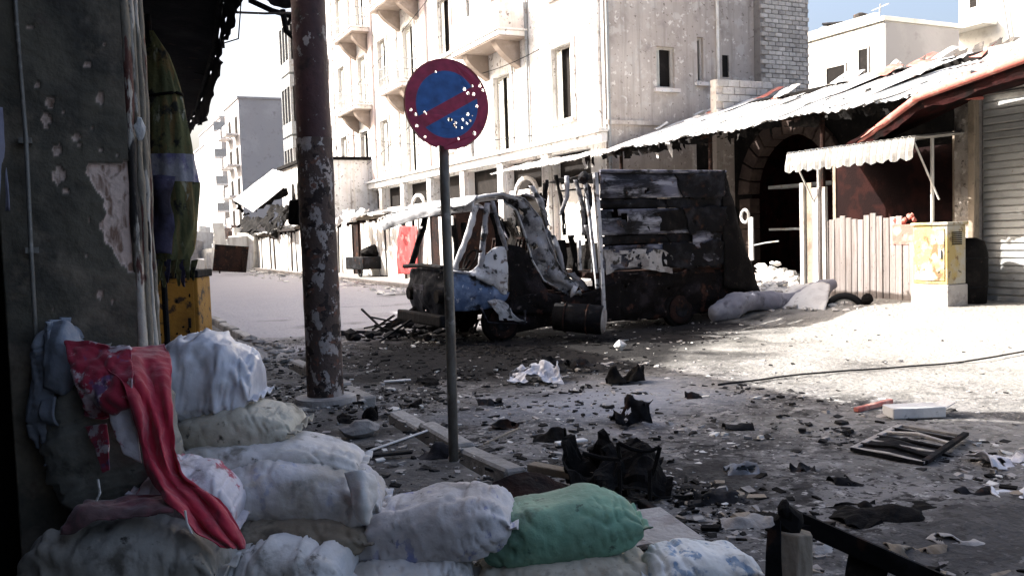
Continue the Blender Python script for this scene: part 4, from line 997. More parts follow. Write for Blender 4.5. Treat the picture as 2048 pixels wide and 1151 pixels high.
# distant wreckage clutter on the street, reddish board, dark cart
p = gp(463, 545, .1)
m = MB().obox(p+Vector((0,0,.75)), (1.8,.08,1.4), Euler((.15,.1,.2)).to_matrix()); m.bar(p+Vector((-.6,0,0)), p+Vector((-.6,.2,1.3)), .07, .07); m.bar(p+Vector((.6,0,0)), p+Vector((.6,.2,1.3)), .07, .07)
single(m, 'reddish_board', MT['rust'], 'reddish brown board leaning at the far end of the booths', 'board')
p = gp(738, 552, .13)
t = thing('dark_cart', 'dark abandoned barrow parked before the cream booth right of the pole', 'cart', p)
MB().obox(p+Vector((0,0,.55)), (1.3,1.5,.5), Euler((0,0,.2)).to_matrix()).build('tray', MT['burnt'], t, bevel=.03)
chunk(MB(), p+Vector((.1,-.1,.95)), (1.0,1.0,.6), 4., 0, 2).build('load', MT['soot'], t)
for s in (-1, 1):
    c = p+Vector((.5*s, -.5, .3)); MB().tube([c+Vector((0, math.cos(a)*.27, math.sin(a)*.27)) for a in np.linspace(0, 6.2832, 19)], .04, 6).build('wheel', MT['rubber'], t)
    MB().tube([p+Vector((.45*s, .7, .5)), p+Vector((.45*s, 1.3, .8))], .03, 6).build('handle', MT['wood'], t)
# far parked car behind the utility box
p = gp(372, 534, 0); p = Vector((p.x-1.2, p.y, 0))
t = thing('distant_car', 'pale car parked far down the street above the ochre utility box', 'car', p)
pr_ = [(-.85, .35), (-.85, .85), (-.75, .95), (-.55, 1.45), (.55, 1.45), (.75, .95), (.85, .85), (.85, .35)]
m = MB(); vs = []
for y in (0, .6, 3.2, 3.9):
    sc = {0: .8, .6: 1, 3.2: 1, 3.9: .8}[y]
    vs += [(p.x+x, p.y+y, z if z < 1 else .95+(z-.95)*(1 if 0 < y < 3.9 else .1)) for x, z in pr_]
m.add(vs, [(r*8+k, r*8+(k+1) % 8, (r+1)*8+(k+1) % 8, (r+1)*8+k) for r in range(3) for k in range(8)]+[tuple(range(8))[::-1], tuple(range(24, 32))])
m.build('body', MT['cabwhite'], t, bevel=.05); MB().box(p.x-.5, p.x+.5, p.y+.1, p.y+.16, 1.0, 1.38).build('windscreen', MT['dark'], t)
for x in (-.75, .75):
    for y in (.7, 3.1): MB().tube([(p.x+x-.1, p.y+y, .32), (p.x+x+.1, p.y+y, .32)], .32, 16).build('wheel', MT['rubber'], t)

# ------------------------------------------------------------------ burnt truck across the street
TY0, TY1 = 12.1, 13.95
def T(px, py, Y=TY0): return ony(px, py, Y)
def truck():
    t = thing('burnt_truck', 'burnt-out light truck with a white cab frame and scorched grey box across the street', 'truck', (7.6, 13, 0))
    def side(lst, dy=0.): return [T(x, y, TY0+dy) for x, y in lst]
    # chassis
    ch = MB()
    for y in (TY0+.45, TY1-.45): ch.box(5.0, 10.5, y-.06, y+.06, .50, .66)
    for x in (5.4, 6.6, 7.8, 9.0, 10.3): ch.box(x-.06, x+.06, TY0+.52, TY1-.52, .52, .64)
    ch.build('chassis', MT['rust'], t)
    # front wall below the windscreen (crumpled), bumper, grille
    f0 = 4.88
    net = [[(f0+.10, TY0+.02, 1.12), (f0-.02, TY0+.6, 1.14), (f0-.03, TY1-.6, 1.13), (f0+.08, TY1, 1.10)],
           [(f0+.04, TY0+.02, .75), (f0-.10, TY0+.6, .78), (f0-.06, TY1-.6, .76), (f0+.03, TY1, .74)],
           [(f0+.12, TY0+.05, .30), (f0+.02, TY0+.6, .34), (f0+.0, TY1-.6, .36), (f0+.10, TY1, .32)]]
    fr = patch(net, 24, 30, .035, 4, 2., hole=.8, hscale=3.5).build('front_panel', MT['frontblack'], t, solid=.02, smooth=True)
    MB().tube([(f0-.06, TY0+.1, 1.16), (f0-.10, TY0+.9, 1.18), (f0-.06, TY1-.05, 1.15)], .035, 8).build('windscreen_sill', MT['burnt'], t)
    MB().obox((f0-.12, 13.0, .36), (.16, 1.75, .18), Euler((0,.1,.04)).to_matrix()).build('bumper', MT['burnt'], t, bevel=.03)
    for y in (TY0+.3, TY1-.3):
        MB().tube([(f0-.10, y, .72), (f0+.02, y, .72)], [.10,.12], 14).build('headlight', MT['soot'], t)
    MB().box(f0-.12, f0-.105, 12.9, 13.35, .80, .88).build('front_badge_strip', MT['boxgrey'], t)
    # cab frame: pillars, roof, door posts
    def pipe(pts, r, name, m='cabwhite', n=8): MB().tube(pts, r, n).build(name, MT[m], t, smooth=True)
    def strip(pts, w, name, m='cabgrey', seed=0.):
        net = [[p+Vector((-w/2, -.02, 0)), p+Vector((0, -.05, 0)), p+Vector((w/2, .0, 0))] for p in pts]
        patch(net, 26, 6, .022, 7, seed, hole=.8, hscale=6).build(name, MT[m], t, solid=.02, smooth=True)
    for k, (xa, ya, xb, yb, w) in enumerate([(1062, 372, 1092, 452, .11), (1082, 440, 1100, 520, .14), (1132, 352, 1120, 430, .07), (1150, 360, 1166, 470, .08), (1104, 470, 1128, 575, .09), (1046, 388, 1082, 400, .16), (1172, 450, 1186, 560, .10), (1140, 545, 1178, 600, .16)]):
        strip([T(xa, ya, 12.25+.12*(k % 4)), T((xa+xb)/2+6, (ya+yb)/2, 12.2+.12*(k % 4)), T(xb, yb, 12.25+.12*(k % 4))], w, 'torn_panel', 'cabgrey', 40.+k)
    wfl = [Vector((4.92, TY1-.05, 1.12)), Vector((5.22, TY1-.12, 2.0))]
    strip([T(906, 542), T(934, 470), T(950, 412)], .10, 'pillar', 'cabwhite', 2.); strip(wfl, .11, 'pillar', 'burnt', 4.)
    strip([T(960, 545), T(966, 480), T(974, 406)], .10, 'pillar', 'cabgrey', 6.)
    strip([T(1012, 500), T(996, 450), T(984, 402)], .07, 'pillar', 'cabgrey', 8.)
    for k, (xa, ya, xb, yb, w) in enumerate([(905, 450, 912, 535, .10), (925, 445, 920, 520, .07), (985, 425, 1000, 492, .16), (1030, 420, 1050, 500, .08), (1090, 360, 1078, 440, .10), (1110, 350, 1128, 470, .06), (1118, 480, 1120, 560, .20), (1140, 470, 1150, 560, .12), (1165, 420, 1176, 520, .14), (1178, 500, 1190, 620, .10), (1095, 560, 1180, 610, .2), (1060, 540, 1110, 620, .3)]):
        strip([T(xa, ya, 12.5+.1*(k % 5)), T((xa+xb)/2+4, (ya+yb)/2, 12.5+.1*(k % 5)), T(xb, yb, 12.5+.1*(k % 5))], w, 'burnt_strip', 'soot', 10.+k)
    # roof: thick white visor band across the front plus torn skin
    near = [Vector((p.x, TY0, p.z)) for p in side([(930, 412), (958, 394), (1000, 388), (1042, 398)])]
    fv = T(772, 441, TY1); far = [Vector((fv.x+(p.x-near[0].x)*.9, TY1, fv.z+.03*i)) for i, p in enumerate(near)]
    net = [[n_, n_*.66+f_*.34+Vector((0,0,.06)), n_*.34+f_*.66+Vector((0,0,.06)), f_] for n_, f_ in zip(near, far)]
    patch(net, 24, 30, .03, 4, 9., hole=.55, hscale=2.6).build('roof', MT['cabwhite'], t, solid=.02, smooth=True)
    hd = [[near[1]+Vector((-.03,-.03,.02)), near[1]*.5+far[0]*.5+Vector((-.06,0,.09)), far[0]+Vector((-.02,.02,.03))],
          [near[1]+Vector((-.10,-.03,-.09)), near[1]*.5+far[0]*.5+Vector((-.14,0,-.02)), far[0]+Vector((-.08,.02,-.07))],
          [near[1]+Vector((-.08,-.03,-.20)), near[1]*.5+far[0]*.5+Vector((-.12,0,-.13)), far[0]+Vector((-.05,.02,-.16))]]
    patch(hd, 14, 50, .018, 5, 3., hole=.95, hscale=7).build('windscreen_header', MT['cabwhite'], t, solid=.03, smooth=True)
    vz = MB()
    for (hx, hy) in ((842, 433), (862, 430), (905, 418)): vz.tube([T(hx, hy, 12.95), T(hx, hy, 13.0)], .018, 8)
    rw_ = [[(6.5, TY0+.1, 1.95), (6.55, TY1-.1, 1.92)], [(6.62, TY0+.1, 1.4), (6.62, TY1-.1, 1.4)], [(6.65, TY0+.1, .8), (6.65, TY1-.1, .8)]]
    patch(rw_, 26, 30, .04, 4, 44., hole=.22, hscale=2.0, rag=.05).build('rear_wall', MT['soot'], t, solid=.02)
    pipe([near[0], near[1]+Vector((0,-.02,.0)), near[2]+Vector((0,-.02,0)), near[3]], .028, 'roof_gutter')
    # rear corner of the cab, peeled back in a long curl
    o1 = side([(1000, 388), (1048, 400), (1080, 440), (1098, 490), (1120, 540), (1158, 566)])
    o2 = side([(1005, 402), (1030, 420), (1046, 462), (1062, 520), (1085, 560), (1135, 590)], .12)
    patch([o1, [(a+b)*.5+Vector((0,-.06,0)) for a, b in zip(o1, o2)], o2], 16, 40, .05, 6, 12., hole=.55, hscale=4, rag=.03).build('rear_corner', MT['cabgrey'], t, solid=.018, smooth=True)
    pipe([p+Vector((0,-.04,0)) for p in o2], .016, 'torn_seam')
    pipe([p+Vector((0,-.03,.02)) for p in o1], .012, 'torn_seam', 'cabgrey')
    o3 = [Vector((p.x+.1, TY1-.05, p.z)) for p in o1[:5]]
    patch([o3, [p+Vector((.02,-.3,-.1)) for p in o3]], 8, 20, .03, 5, 15., hole=.6).build('rear_corner', MT['boxgrey'], t, solid=.018, smooth=True)
    pipe(side([(1150, 572), (1145, 590), (1160, 585)], -.02), .05, 'corner_foot')
    # doors
    dn = [side([(902, 542), (935, 545), (975, 560), (1018, 585)], -.02), side([(902, 585), (935, 590), (975, 592), (1012, 600)], -.08), side([(905, 622), (935, 622), (970, 618), (1000, 608)], -.03)]
    d = patch(dn, 16, 24, .035, 5, 5.).build('door', MT['cabblue'], t, solid=.02, smooth=True)
    dw = [side([(938, 545), (955, 530), (985, 497), (1012, 492)], -.03), side([(945, 552), (970, 556), (1000, 560), (1016, 545)], -.09), side([(975, 562), (995, 578), (1010, 590), (1014, 580)], -.05)]
    patch(dw, 16, 20, .03, 5, 8.).build('door_skin', MT['cabwhite'], d, solid=.018, smooth=True)
    pipe(side([(903, 542), (960, 548), (1012, 588)], -.05), .022, 'door_edge')
    dk_ = 0
    dk = [side([(1016, 488), (1050, 500), (1072, 540)], .05), side([(1016, 560), (1055, 570), (1100, 590)], .0), side([(1018, 625), (1060, 630), (1110, 625)], .02)]
    patch(dk, 14, 14, .04, 5, 18.).build('door', MT['skirt'], t, solid=.02, smooth=True, label='rusted door half with all paint burnt off')
    # seats, steering wheel, dash
    MB().tube([Vector((5.42, 12.55, 1.24))+Vector((.09*math.cos(a), .19*math.sin(a), .15*math.cos(a))) for a in np.linspace(0, 6.2832, 21)], .014, 6).build('steering_wheel', MT['soot'], t)
    MB().tube([(5.42, 12.55, 1.24), (5.1, 12.55, .8)], .02, 6).build('steering_column', MT['soot'], t)
    MB().obox((5.12, 13.0, 1.05), (.3, 1.6, .14)).build('dashboard', MT['soot'], t, bevel=.03)
    for y in (12.55, 13.45):
        s = MB(); s.obox((5.95, y, .82), (.5,.55,.10), Euler((0,-.1,0)).to_matrix())
        for k in range(5): s.bar((6.22+.03*k*0, y-.24+k*.12, .85), (6.36, y-.24+k*.12, 1.55), .025, .025)
        s.bar((6.36, y-.26, 1.55), (6.36, y+.26, 1.55), .03, .03); s.bar((6.28, y-.26, 1.2), (6.28, y+.26, 1.2), .025, .025)
        s.build('seat', MT['rust'], t)
    MB().box(5.0, 6.7, TY0+.1, TY1-.1, .66, .72).build('cab_floor', MT['rust'], t)
    MB().obox((5.9, 13.0, .62), (.8,.6,.5)).build('engine', MT['rust'], t, bevel=.06)
    # torn front corner in the light, hanging trim
    nt_ = [side([(975, 600), (1005, 600), (1020, 612)], -.1), side([(990, 618), (1010, 620), (1032, 632)], -.12), side([(998, 640), (1020, 640), (1055, 645)], -.08)]
    patch(nt_, 10, 10, .03, 8, 4., hole=.35, hscale=9, rag=.03).build('hanging_trim', MT['cabwhite'], t, solid=.008)
    pipe(side([(962, 615), (975, 645), (1050, 646), (1050, 620)], -.1), .022, 'bumper_hook', 'boxgrey')
    # lower sill and wheel arch
    ls = [side([(1000, 600), (1080, 585), (1150, 590), (1240, 560)], .02), side([(1010, 640), (1080, 625), (1150, 620), (1240, 610)], .04), side([(1020, 668), (1080, 655), (1150, 650), (1240, 640)], .08)]
    patch(ls, 14, 30, .06, 3, 6., hole=.7).build('side_sill', MT['skirt'], t, solid=.03, smooth=True)
    # headboard post and frame between cab and box
    pb = lambda lst, w, h, m, dy=0.: [MB().bar(T(*lst[i], TY0+dy), T(*lst[i+1], TY0+dy), w, h).build('frame_post', MT[m], t) for i in range(len(lst)-1)]
    pb([(1190, 345), (1198, 450), (1208, 640)], .07, .06, 'cabwhite'); pb([(1168, 350), (1180, 440), (1200, 625)], .04, .05, 'cabwhite', .05)
    pb([(1158, 480), (1160, 540)], .05, .05, 'cabwhite', .1)
    MB().obox(T(1142, 505, 13.3), (.33, .05, .35)).build('battery_tray', MT['rust'], t)
    k_ = MB()
    chunk(k_, T(1168, 355, TY0+.05), (.22,.18,.22), 2.0, 0, 2, .15); chunk(k_, T(1176, 400, TY0+.1), (.15,.18,.55), 4.0, 0, 2, .15); k_.build('melted_lamp', MT['burnt'], t)
    # box body: ribbed side panels (near side), separate boards
    x0, x1 = T(1200, 400).x, T(1442, 400).x
    rows = [(2.53, 2.14, 'boxgrey', 0), (2.12, 1.98, 'burnt', .05), (1.96, 1.55, 'boxgrey', 0), (1.53, 1.40, 'burnt', .05), (1.38, .98, 'boxgrey', 0)]
    for i, (za, zb, mm, dy) in enumerate(rows):
        net = [[(x0+(x1-x0)*k/4, TY0+dy+.02*math.sin(k*2+i), za) for k in range(5)], [(x0+(x1-x0)*k/4, TY0+dy-.025, (za+zb)/2) for k in range(5)], [(x0+(x1-x0)*k/4, TY0+dy+.015*math.cos(k+i), zb) for k in range(5)]]
        patch(net, 12, 60, .035, 2.6, 3.3*i, hole=(.75, 9, .62, 9, .6)[i], hscale=1.9).build('side_panel', MT[mm], t, solid=.015, smooth=True)
        xm = x0+(x1-x0)*(.60, .5, .66, .5, .45)[i]
        net = [[(xm+(x1+.03-xm)*k/3+.05*math.sin(i*2+k), TY0+dy-.035-.02*k, za+.01) for k in range(4)], [(xm+.1+(x1-.07-xm)*k/3, TY0+dy-.06, zb-.02) for k in range(4)]]
        patch(net, 10, 30, .03, 3.6, 7.7*i+1, hole=.7, hscale=2.4, rag=.07).build('burnt_skin', MT['burnt'], t, solid=.01, smooth=True)
    hl = side([(1285, 440), (1310, 425), (1360, 418), (1400, 425), (1390, 450), (1340, 462), (1300, 462)], -.045)
    MB().add(hl, [tuple(range(7))]).build('torn_hole', MT['soot'], t, solid=.01)
    # rear part of the box, burnt black, widened outwards to paint in the shade beyond
    r0_ = [(x1, TY0, 2.55), (x1+.12, TY0-.02, 2.53)]
    re = [[(x1-.02, TY0-.02, 2.53), (x1+.05, TY0-.03, 2.54), (x1+.10, TY0, 2.50)], [(x1-.02, TY0-.08, 1.6), (x1+.2, TY0-.1, 1.6), (x1+.40, TY0, 1.55)], [(x1-.02, TY0-.06, .6), (x1+.4, TY0-.08, .5), (x1+.90, TY0, .25)]]
    patch(re, 20, 12, .04, 3, 8.).build('rear_panel', MT['soot'], t, solid=.03, smooth=True)
    tg = [[(x1+.12, TY0, 2.5), (x1+.12, TY1, 2.45)], [(x1+.40, TY0, 1.5), (x1+.5, TY1, 1.5)], [(x1+.90, TY0, .25), (x1+1.0, TY1, .3)]]
    patch(tg, 20, 16, .05, 3, 28.).build('tailgate', MT['soot'], t, solid=.03, smooth=True)
    # far side, front and top of the box
    patch([[(x0+1.15, TY1, 2.5), (x1, TY1, 2.5)], [(x0+1.25, TY1, 1.0), (x1, TY1, 1.0)]], 16, 24, .05, 2.5, 33., hole=.65).build('far_panel', MT['burnt'], t, solid=.015)
    patch([[(x0+.02, TY0+.05, 1.45), (x0+.02, TY1-.02, 1.3)], [(x0+.02, TY0+.05, 1.0), (x0+.02, TY1-.02, 1.0)]], 12, 20, .04, 2.5, 36.).build('headboard', MT['soot'], t, solid=.015)
    patch([[(x0, TY0+.02, 2.56), (x0, TY1, 2.52)], [(x1, TY0+.02, 2.56), (x1+.1, TY1, 2.52)]], 30, 20, .05, 2, 38., hole=.45, hscale=1.6).build('box_roof', MT['burnt'], t, solid=.012)
    MB().tube([(x0, TY0-.02, 2.57), (x1+.1, TY0-.02, 2.56)], .03, 8).build('top_rail', MT['boxgrey'], t)
    MB().box(x0-.1, x1+.4, TY0+.02, TY1-.02, .86, .96).build('box_floor', MT['rust'], t)
    # pale plate and patched corner low on the box
    pl = [side([(1206, 497), (1260, 500), (1310, 496), (1345, 510)], -.05), side([(1214, 548), (1255, 534), (1300, 538), (1345, 546)], -.06)]
    patch(pl, 14, 40, .02, 5, 2., hole=.30, hscale=6, rag=.03).build('pale_lower_plate', MT['plategrey'], t, solid=.01)
    gl = [side([(1385, 462), (1432, 462), (1442, 485)], -.04), side([(1385, 500), (1435, 500), (1450, 520)], -.06), side([(1380, 530), (1440, 528), (1450, 528)], -.05)]
    patch(gl, 8, 10, .02, 5, 6.).build('lower_plate', MT['boxgrey'], t, solid=.012)
    # rusty skirts under the box
    sk = [[(x0-.1, TY0+.03, .95), ((x0+x1)/2, TY0, .92), (x1+.4, TY0+.02, .9)], [(x0-.1, TY0+.05, .5), ((x0+x1)/2, TY0+.08, .48), (x1+.5, TY0+.05, .5)], [(x0, TY0+.1, .18), ((x0+x1)/2, TY0+.14, .14), (x1+.55, TY0+.1, .2)]]
    patch(sk, 18, 50, .09, 2.6, 9., hole=.75, hscale=2.2, rag=.05).build('skirt', MT['skirt'], t, solid=.03, smooth=True)
    # wheels: bare rims sunk in ash, one with a melted tyre
    for (x, y, zz) in ((5.75, TY0+.12, .28), (5.75, TY1-.12, .28), (9.1, TY0+.16, .26), (9.1, TY1-.12, .26)):
        w = MB(); w.tube([(x, y-.10, zz), (x, y-.09, zz), (x, y+.09, zz), (x, y+.10, zz)], [.2,.235,.235,.2], 20); wo = w.build('wheel', MT['rust'], t)
        MB().tube([(x, y-.11, zz), (x, y-.105, zz)], [.11,.13], 14).build('hub', MT['burnt'], wo)
        MB().tube([Vector((x+.26*math.cos(a), y, zz+.02+.26*math.sin(a))) for a in np.linspace(0, 6.2832, 25)], .075, 8).build('tyre', MT['soot'], wo)
    return t
truck()
# barrel-like tank lying by the truck
p = gp(1120, 668, .02)
c0 = T(1108, 632, 11.75); c1 = T(1206, 640, 11.25)
t = thing('fallen_fuel_tank', 'burnt grey cylinder lying on its side below the truck box', 'tank', (c0+c1)/2-Vector((0,0,.22)))
MB().tube([c0, c0*.98+c1*.02, c0*.5+c1*.5, c1*.98+c0*.02, c1], [.16,.21,.22,.22,.19], 22).build('shell', MT['burnt'], t, smooth=True)
d_ = (c1-c0).normalized(); ec = MB().tube([c1+d_*.002, c1+d_*.03, c1+d_*.05], [.20,.17,.06], 22).build('lit_end_cap', MT['concrete'], t)  # cap coloured paler than the shell for the light on it
for f in (.25, .7): sd_ = d_.cross(Vector((0,0,1))).normalized(); MB().tube([c0.lerp(c1, f)+(sd_*math.cos(a)+d_.cross(sd_)*math.sin(a))*.225 for a in np.linspace(0, 6.2832, 21)], .012, 6).build('strap', MT['rust'], t)

# scattered burnt heap at the truck's nose
q = gp(810, 672, 0)
m = MB()
for i in range(46):
    a = q+Vector((U(-.9, 1.3), U(-1.0, 1.6), 0)); s = U(.06, .3)
    if i % 3: chunk(m, a+Vector((0,0,s*.3)), (s*U(.8,1.6), s*U(.8,1.6), s*U(.4,.9)), i*2.2)
    else: m.bar(a+Vector((0,0,.03)), a+Vector((U(-.7,.7), U(-.7,.7), U(.02,.4))), .03, .03)
tag(m.build('burnt_scrap_heap', MT['burnt']), 'heap of burnt scrap spilled at the nose of the truck', 'heap', kind='stuff')
b0, b1 = gp(752, 668, .02), T(838, 612, 13.6)
m = MB(); m.bar(b0, b1, .14, .05); m.bar(b0+Vector((.1,.2,0)), b1+Vector((.1,.1,-.1)), .06, .06)
single(m, 'charred_bumper', MT['burnt'], 'long charred bumper bar leaning against the truck front', 'bumper')

# ------------------------------------------------------------------ thick peeling pole
def big_pole():
    b = gp(652, 802, PZ); b.z = PZ
    t = thing('street_pole', 'thick maroon pole with peeling paint standing at the kerb', 'pole', b)
    top = b+Vector((0, 0, 5.2)); n = 26
    def seg(z0, z1, r0, r1, m, name, lump, seed):
        mb = MB(); N = 60; vs = []
        for i in range(N+1):
            z = z0+(z1-z0)*i/N; r = r0+(r1-r0)*i/N
            for k in range(n):
                a = 2*math.pi*k/n; p = Vector((math.cos(a), math.sin(a), z*2)); rr = r*(1+lump*fbm(p, 1.6, seed))
                vs.append(b+Vector((math.cos(a)*rr, math.sin(a)*rr, z)))
        mb.add(vs, [(i*n+k, i*n+(k+1) % n, (i+1)*n+(k+1) % n, (i+1)*n+k) for i in range(N) for k in range(n)])
        mb.add([b+Vector((math.cos(2*math.pi*k/n)*r1, math.sin(2*math.pi*k/n)*r1, z1)) for k in range(n)], [tuple(range(n))])
        return mb.build(name, m, t, smooth=True)
    seg(-.1, 2.45, .168, .164, MT['pole_lower'], 'peeling_lower_shaft', .03, 2); seg(2.45, 5.2, .158, .150, MT['pole'], 'upper_shaft', .006, 5)
    MB().tube([b+Vector((0,0,-.1)), b+Vector((0,0,.05)), b+Vector((0,0,.06))], [.3,.28,.2], 18).build('base_collar', MT['concrete'], t)
    # torn remains of a canopy hanging from the top
    p = [dep(482, -10, 8.4), dep(540, 8, 8.5), dep(600, 14, 8.75)]
    q_ = [dep(500, -40, 8.5), dep(545, -40, 8.6), dep(600, -30, 8.8)]
    patch([q_, p], 10, 24, .05, 4, 3., rag=.06, hole=.7).build('canopy_scrap', MT['soot'], t, solid=.02)
    m = MB(); m.tube([dep(498, 0, 8.5), dep(545, 22, 8.6), dep(612, 40, 8.78)], .028, 6); m.tube([dep(565, 20, 8.65), dep(572, 62, 8.65), dep(590, 78, 8.7), dep(612, 84, 8.78)], .03, 6)
    m.tube([dep(590, 20, 8.7), dep(575, 50, 8.7)], .02, 6); m.build('bracket', MT['soot'], t)
    bx = MB(); c = dep(598, 425, 8.62); bx.obox(c, (.16,.14,.24), Euler((0,.1,.5)).to_matrix()); bx.build('junction_box', MT['soot'], t, bevel=.02)
    return b
POLE = big_pole()

# ------------------------------------------------------------------ no-waiting sign
def sign():
    b = gp(907, 922, PZ); b.z = PZ; Y = b.y
    c = ony(890, 211, Y-.04)
    R_ = (ony(972, 211, Y).x-ony(808, 211, Y).x)/2
    t = thing('no_parking_sign', 'round red and blue no-parking sign riddled with bullet holes', 'sign', b)
    top = Vector((c.x, Y, c.z+R_*.7))
    MB().tube([b+Vector((0,0,-.15)), b.lerp(top, .35)+Vector((.008,0,0)), b.lerp(top, .7), top], .033, 16).build('post', MT['post'], t, smooth=True)
    # disc with real holes
    bm = bmesh.new(); bmesh.ops.create_cone(bm, cap_ends=True, segments=96, radius1=R_, radius2=R_, depth=.006)
    bmesh.ops.rotate(bm, verts=bm.verts, matrix=Matrix.Rotation(math.pi/2, 3, 'X'))
    me = bpy.data.meshes.new('disc'); bm.to_mesh(me); bm.free()
    ob = bpy.data.objects.new('disc', me); COL.objects.link(ob)
    holes = [(867,146,3.2), (925,180,3), (932,188,3.4), (940,174,3.4), (943,190,3), (955,174,2.8), (949,214,3.3), (818,221,2.5), (827,230,2.8), (845,226,2.8), (848,229,2.5),
             (830,253,2.6), (846,275,2.7), (912,279,2.7), (944,268,3.3), (931,230,2.9), (940,233,2.2), (895,241,3.2), (906,247,2.8), (903,252,3.4), (907,256,2.8), (921,241,2.4), (929,248,3), (919,257,2.8), (936,243,2.2), (961,182,3.0), (957,168,2.6)]
    bm = bmesh.new()
    s = R_/82.0
    for i, (x, y, r) in enumerate(holes):
        ht = ony(x, y, Y-.04); lx, lz = ht.x-c.x, ht.z-c.z
        if math.hypot(lx, lz) > R_*1.02: continue
        res = bmesh.ops.create_cone(bm, cap_ends=True, segments=9, radius1=r*s*(.75+.6*((i*37) % 10)/10), radius2=r*s*(.75+.6*((i*37) % 10)/10), depth=.1)
        M4 = Matrix.Translation((lx, 0, lz)) @ Matrix.Rotation(math.pi/2, 4, 'X') @ Matrix.Rotation(i, 4, 'Z') @ Matrix.Diagonal((1, U(.8,1.25), 1, 1))
        bmesh.ops.transform(bm, verts=res['verts'], matrix=M4)
    # chipped rim at the lower left
    res = bmesh.ops.create_cone(bm, cap_ends=True, segments=7, radius1=.03, radius2=.03, depth=.1)
    ht = ony(877, 297, Y-.04); bmesh.ops.transform(bm, verts=res['verts'], matrix=Matrix.Translation((ht.x-c.x, 0, ht.z-c.z-.012)) @ Matrix.Rotation(math.pi/2, 4, 'X'))
    for i, (x, y, r) in enumerate(holes):
        ht = ony(x, y, Y-.04)
        if math.hypot(ht.x-c.x, ht.z-c.z) > R_*.97: continue
        MB().tube([Vector((ht.x, Y-.0425, ht.z))+Vector((math.cos(a), 0, math.sin(a)))*(r*s*1.3*(1+.25*nz((math.cos(a)*2, math.sin(a)*2, i), 1, i))) for a in np.linspace(0, 6.2832, 13)], r*s*.30, 5).build('bullet_hole_rim', MT['post'], t)
    mc = bpy.data.meshes.new('cut'); bm.to_mesh(mc); bm.free()
    cut = bpy.data.objects.new('cut', mc); COL.objects.link(cut)
    md = ob.modifiers.new('b', 'BOOLEAN'); md.object = cut; md.operation = 'DIFFERENCE'; md.solver = 'EXACT'; md.use_self = True
    dg = bpy.context.evaluated_depsgraph_get(); dg.update()
    me2 = bpy.data.meshes.new_from_object(ob.evaluated_get(dg)); ob.modifiers.clear(); ob.data = me2
    bpy.data.objects.remove(cut)
    # printed face: ring, field, bar (object space)
    m = mat('sign_print', (.30,.018,.045), [], rough=.42, bump=(.08, 14), rand=0, spec=.4)
    nt = m.node_tree; N = nt.nodes; L = nt.links; bs = N['Principled BSDF']
    tc = N.new('ShaderNodeTexCoord'); sp = N.new('ShaderNodeSeparateXYZ'); L.new(tc.outputs['Object'], sp.inputs[0])
    cb = N.new('ShaderNodeCombineXYZ'); L.new(sp.outputs[0], cb.inputs[0]); L.new(sp.outputs[2], cb.inputs[1])
    ln = N.new('ShaderNodeVectorMath'); ln.operation = 'LENGTH'; L.new(cb.outputs[0], ln.inputs[0])
    inr = N.new('ShaderNodeMapRange'); inr.inputs[1].default_value = R_*.735; inr.inputs[2].default_value = R_*.755; inr.inputs[3].default_value = 1; inr.inputs[4].default_value = 0; L.new(ln.outputs['Value'], inr.inputs[0])
    an = math.radians(28)
    dt = N.new('ShaderNodeVectorMath'); dt.operation = 'DOT_PRODUCT'; L.new(cb.outputs[0], dt.inputs[0]); dt.inputs[1].default_value = (-math.sin(an), math.cos(an), 0)
    of = N.new('ShaderNodeMath'); of.operation = 'ADD'; L.new(dt.outputs['Value'], of.inputs[0]); of.inputs[1].default_value = R_*.06
    ab = N.new('ShaderNodeMath'); ab.operation = 'ABSOLUTE'; L.new(of.outputs[0], ab.inputs[0])
    br = N.new('ShaderNodeMapRange'); br.inputs[1].default_value = R_*.13; br.inputs[2].default_value = R_*.15; br.inputs[3].default_value = 0; br.inputs[4].default_value = 1; L.new(ab.outputs[0], br.inputs[0])
    mu = N.new('ShaderNodeMath'); mu.operation = 'MULTIPLY'; L.new(inr.outputs[0], mu.inputs[0]); L.new(br.outputs[0], mu.inputs[1])
    mx = N.new('ShaderNodeMix'); mx.data_type = 'RGBA'; L.new(mu.outputs[0], mx.inputs[0]); mx.inputs[6].default_value = (.36,.022,.07,1); mx.inputs[7].default_value = (.026,.115,.36,1)
    nn = N.new('ShaderNodeTexNoise'); nn.inputs['Scale'].default_value = 9; nn.inputs['Detail'].default_value = 6
    hs = N.new('ShaderNodeHueSaturation'); mr = N.new('ShaderNodeMapRange'); mr.inputs[1].default_value = .3; mr.inputs[2].default_value = .7; mr.inputs[3].default_value = .72; mr.inputs[4].default_value = 1.3
    L.new(nn.outputs[0], mr.inputs[0]); L.new(mr.outputs[0], hs.inputs['Value']); L.new(mx.outputs[2], hs.inputs['Color']); L.new(hs.outputs[0], bs.inputs['Base Color'])
    me2.materials.clear(); me2.materials.append(m)
    for v in me2.vertices: v.co.y += .010*nz((v.co.x, v.co.z, 0), 4, 3)
    ob.parent = t; ob.location = c-b+Vector((0,-.038,0)); ob.name = 'disc'; ORI[ob.name] = b
    MB().tube([c+Vector((R_*math.cos(a), -.036, R_*math.sin(a))) for a in np.linspace(-1.2, 4.1, 60)], .006, 6).build('rim', MT['redpaint'], t, smooth=True)
    for z in (.12, -.12): MB().box(c.x-.06, c.x+.06, Y-.034, Y+.036, c.z+z-.012, c.z+z+.012).build('clamp', MT['post'], t)
sign()

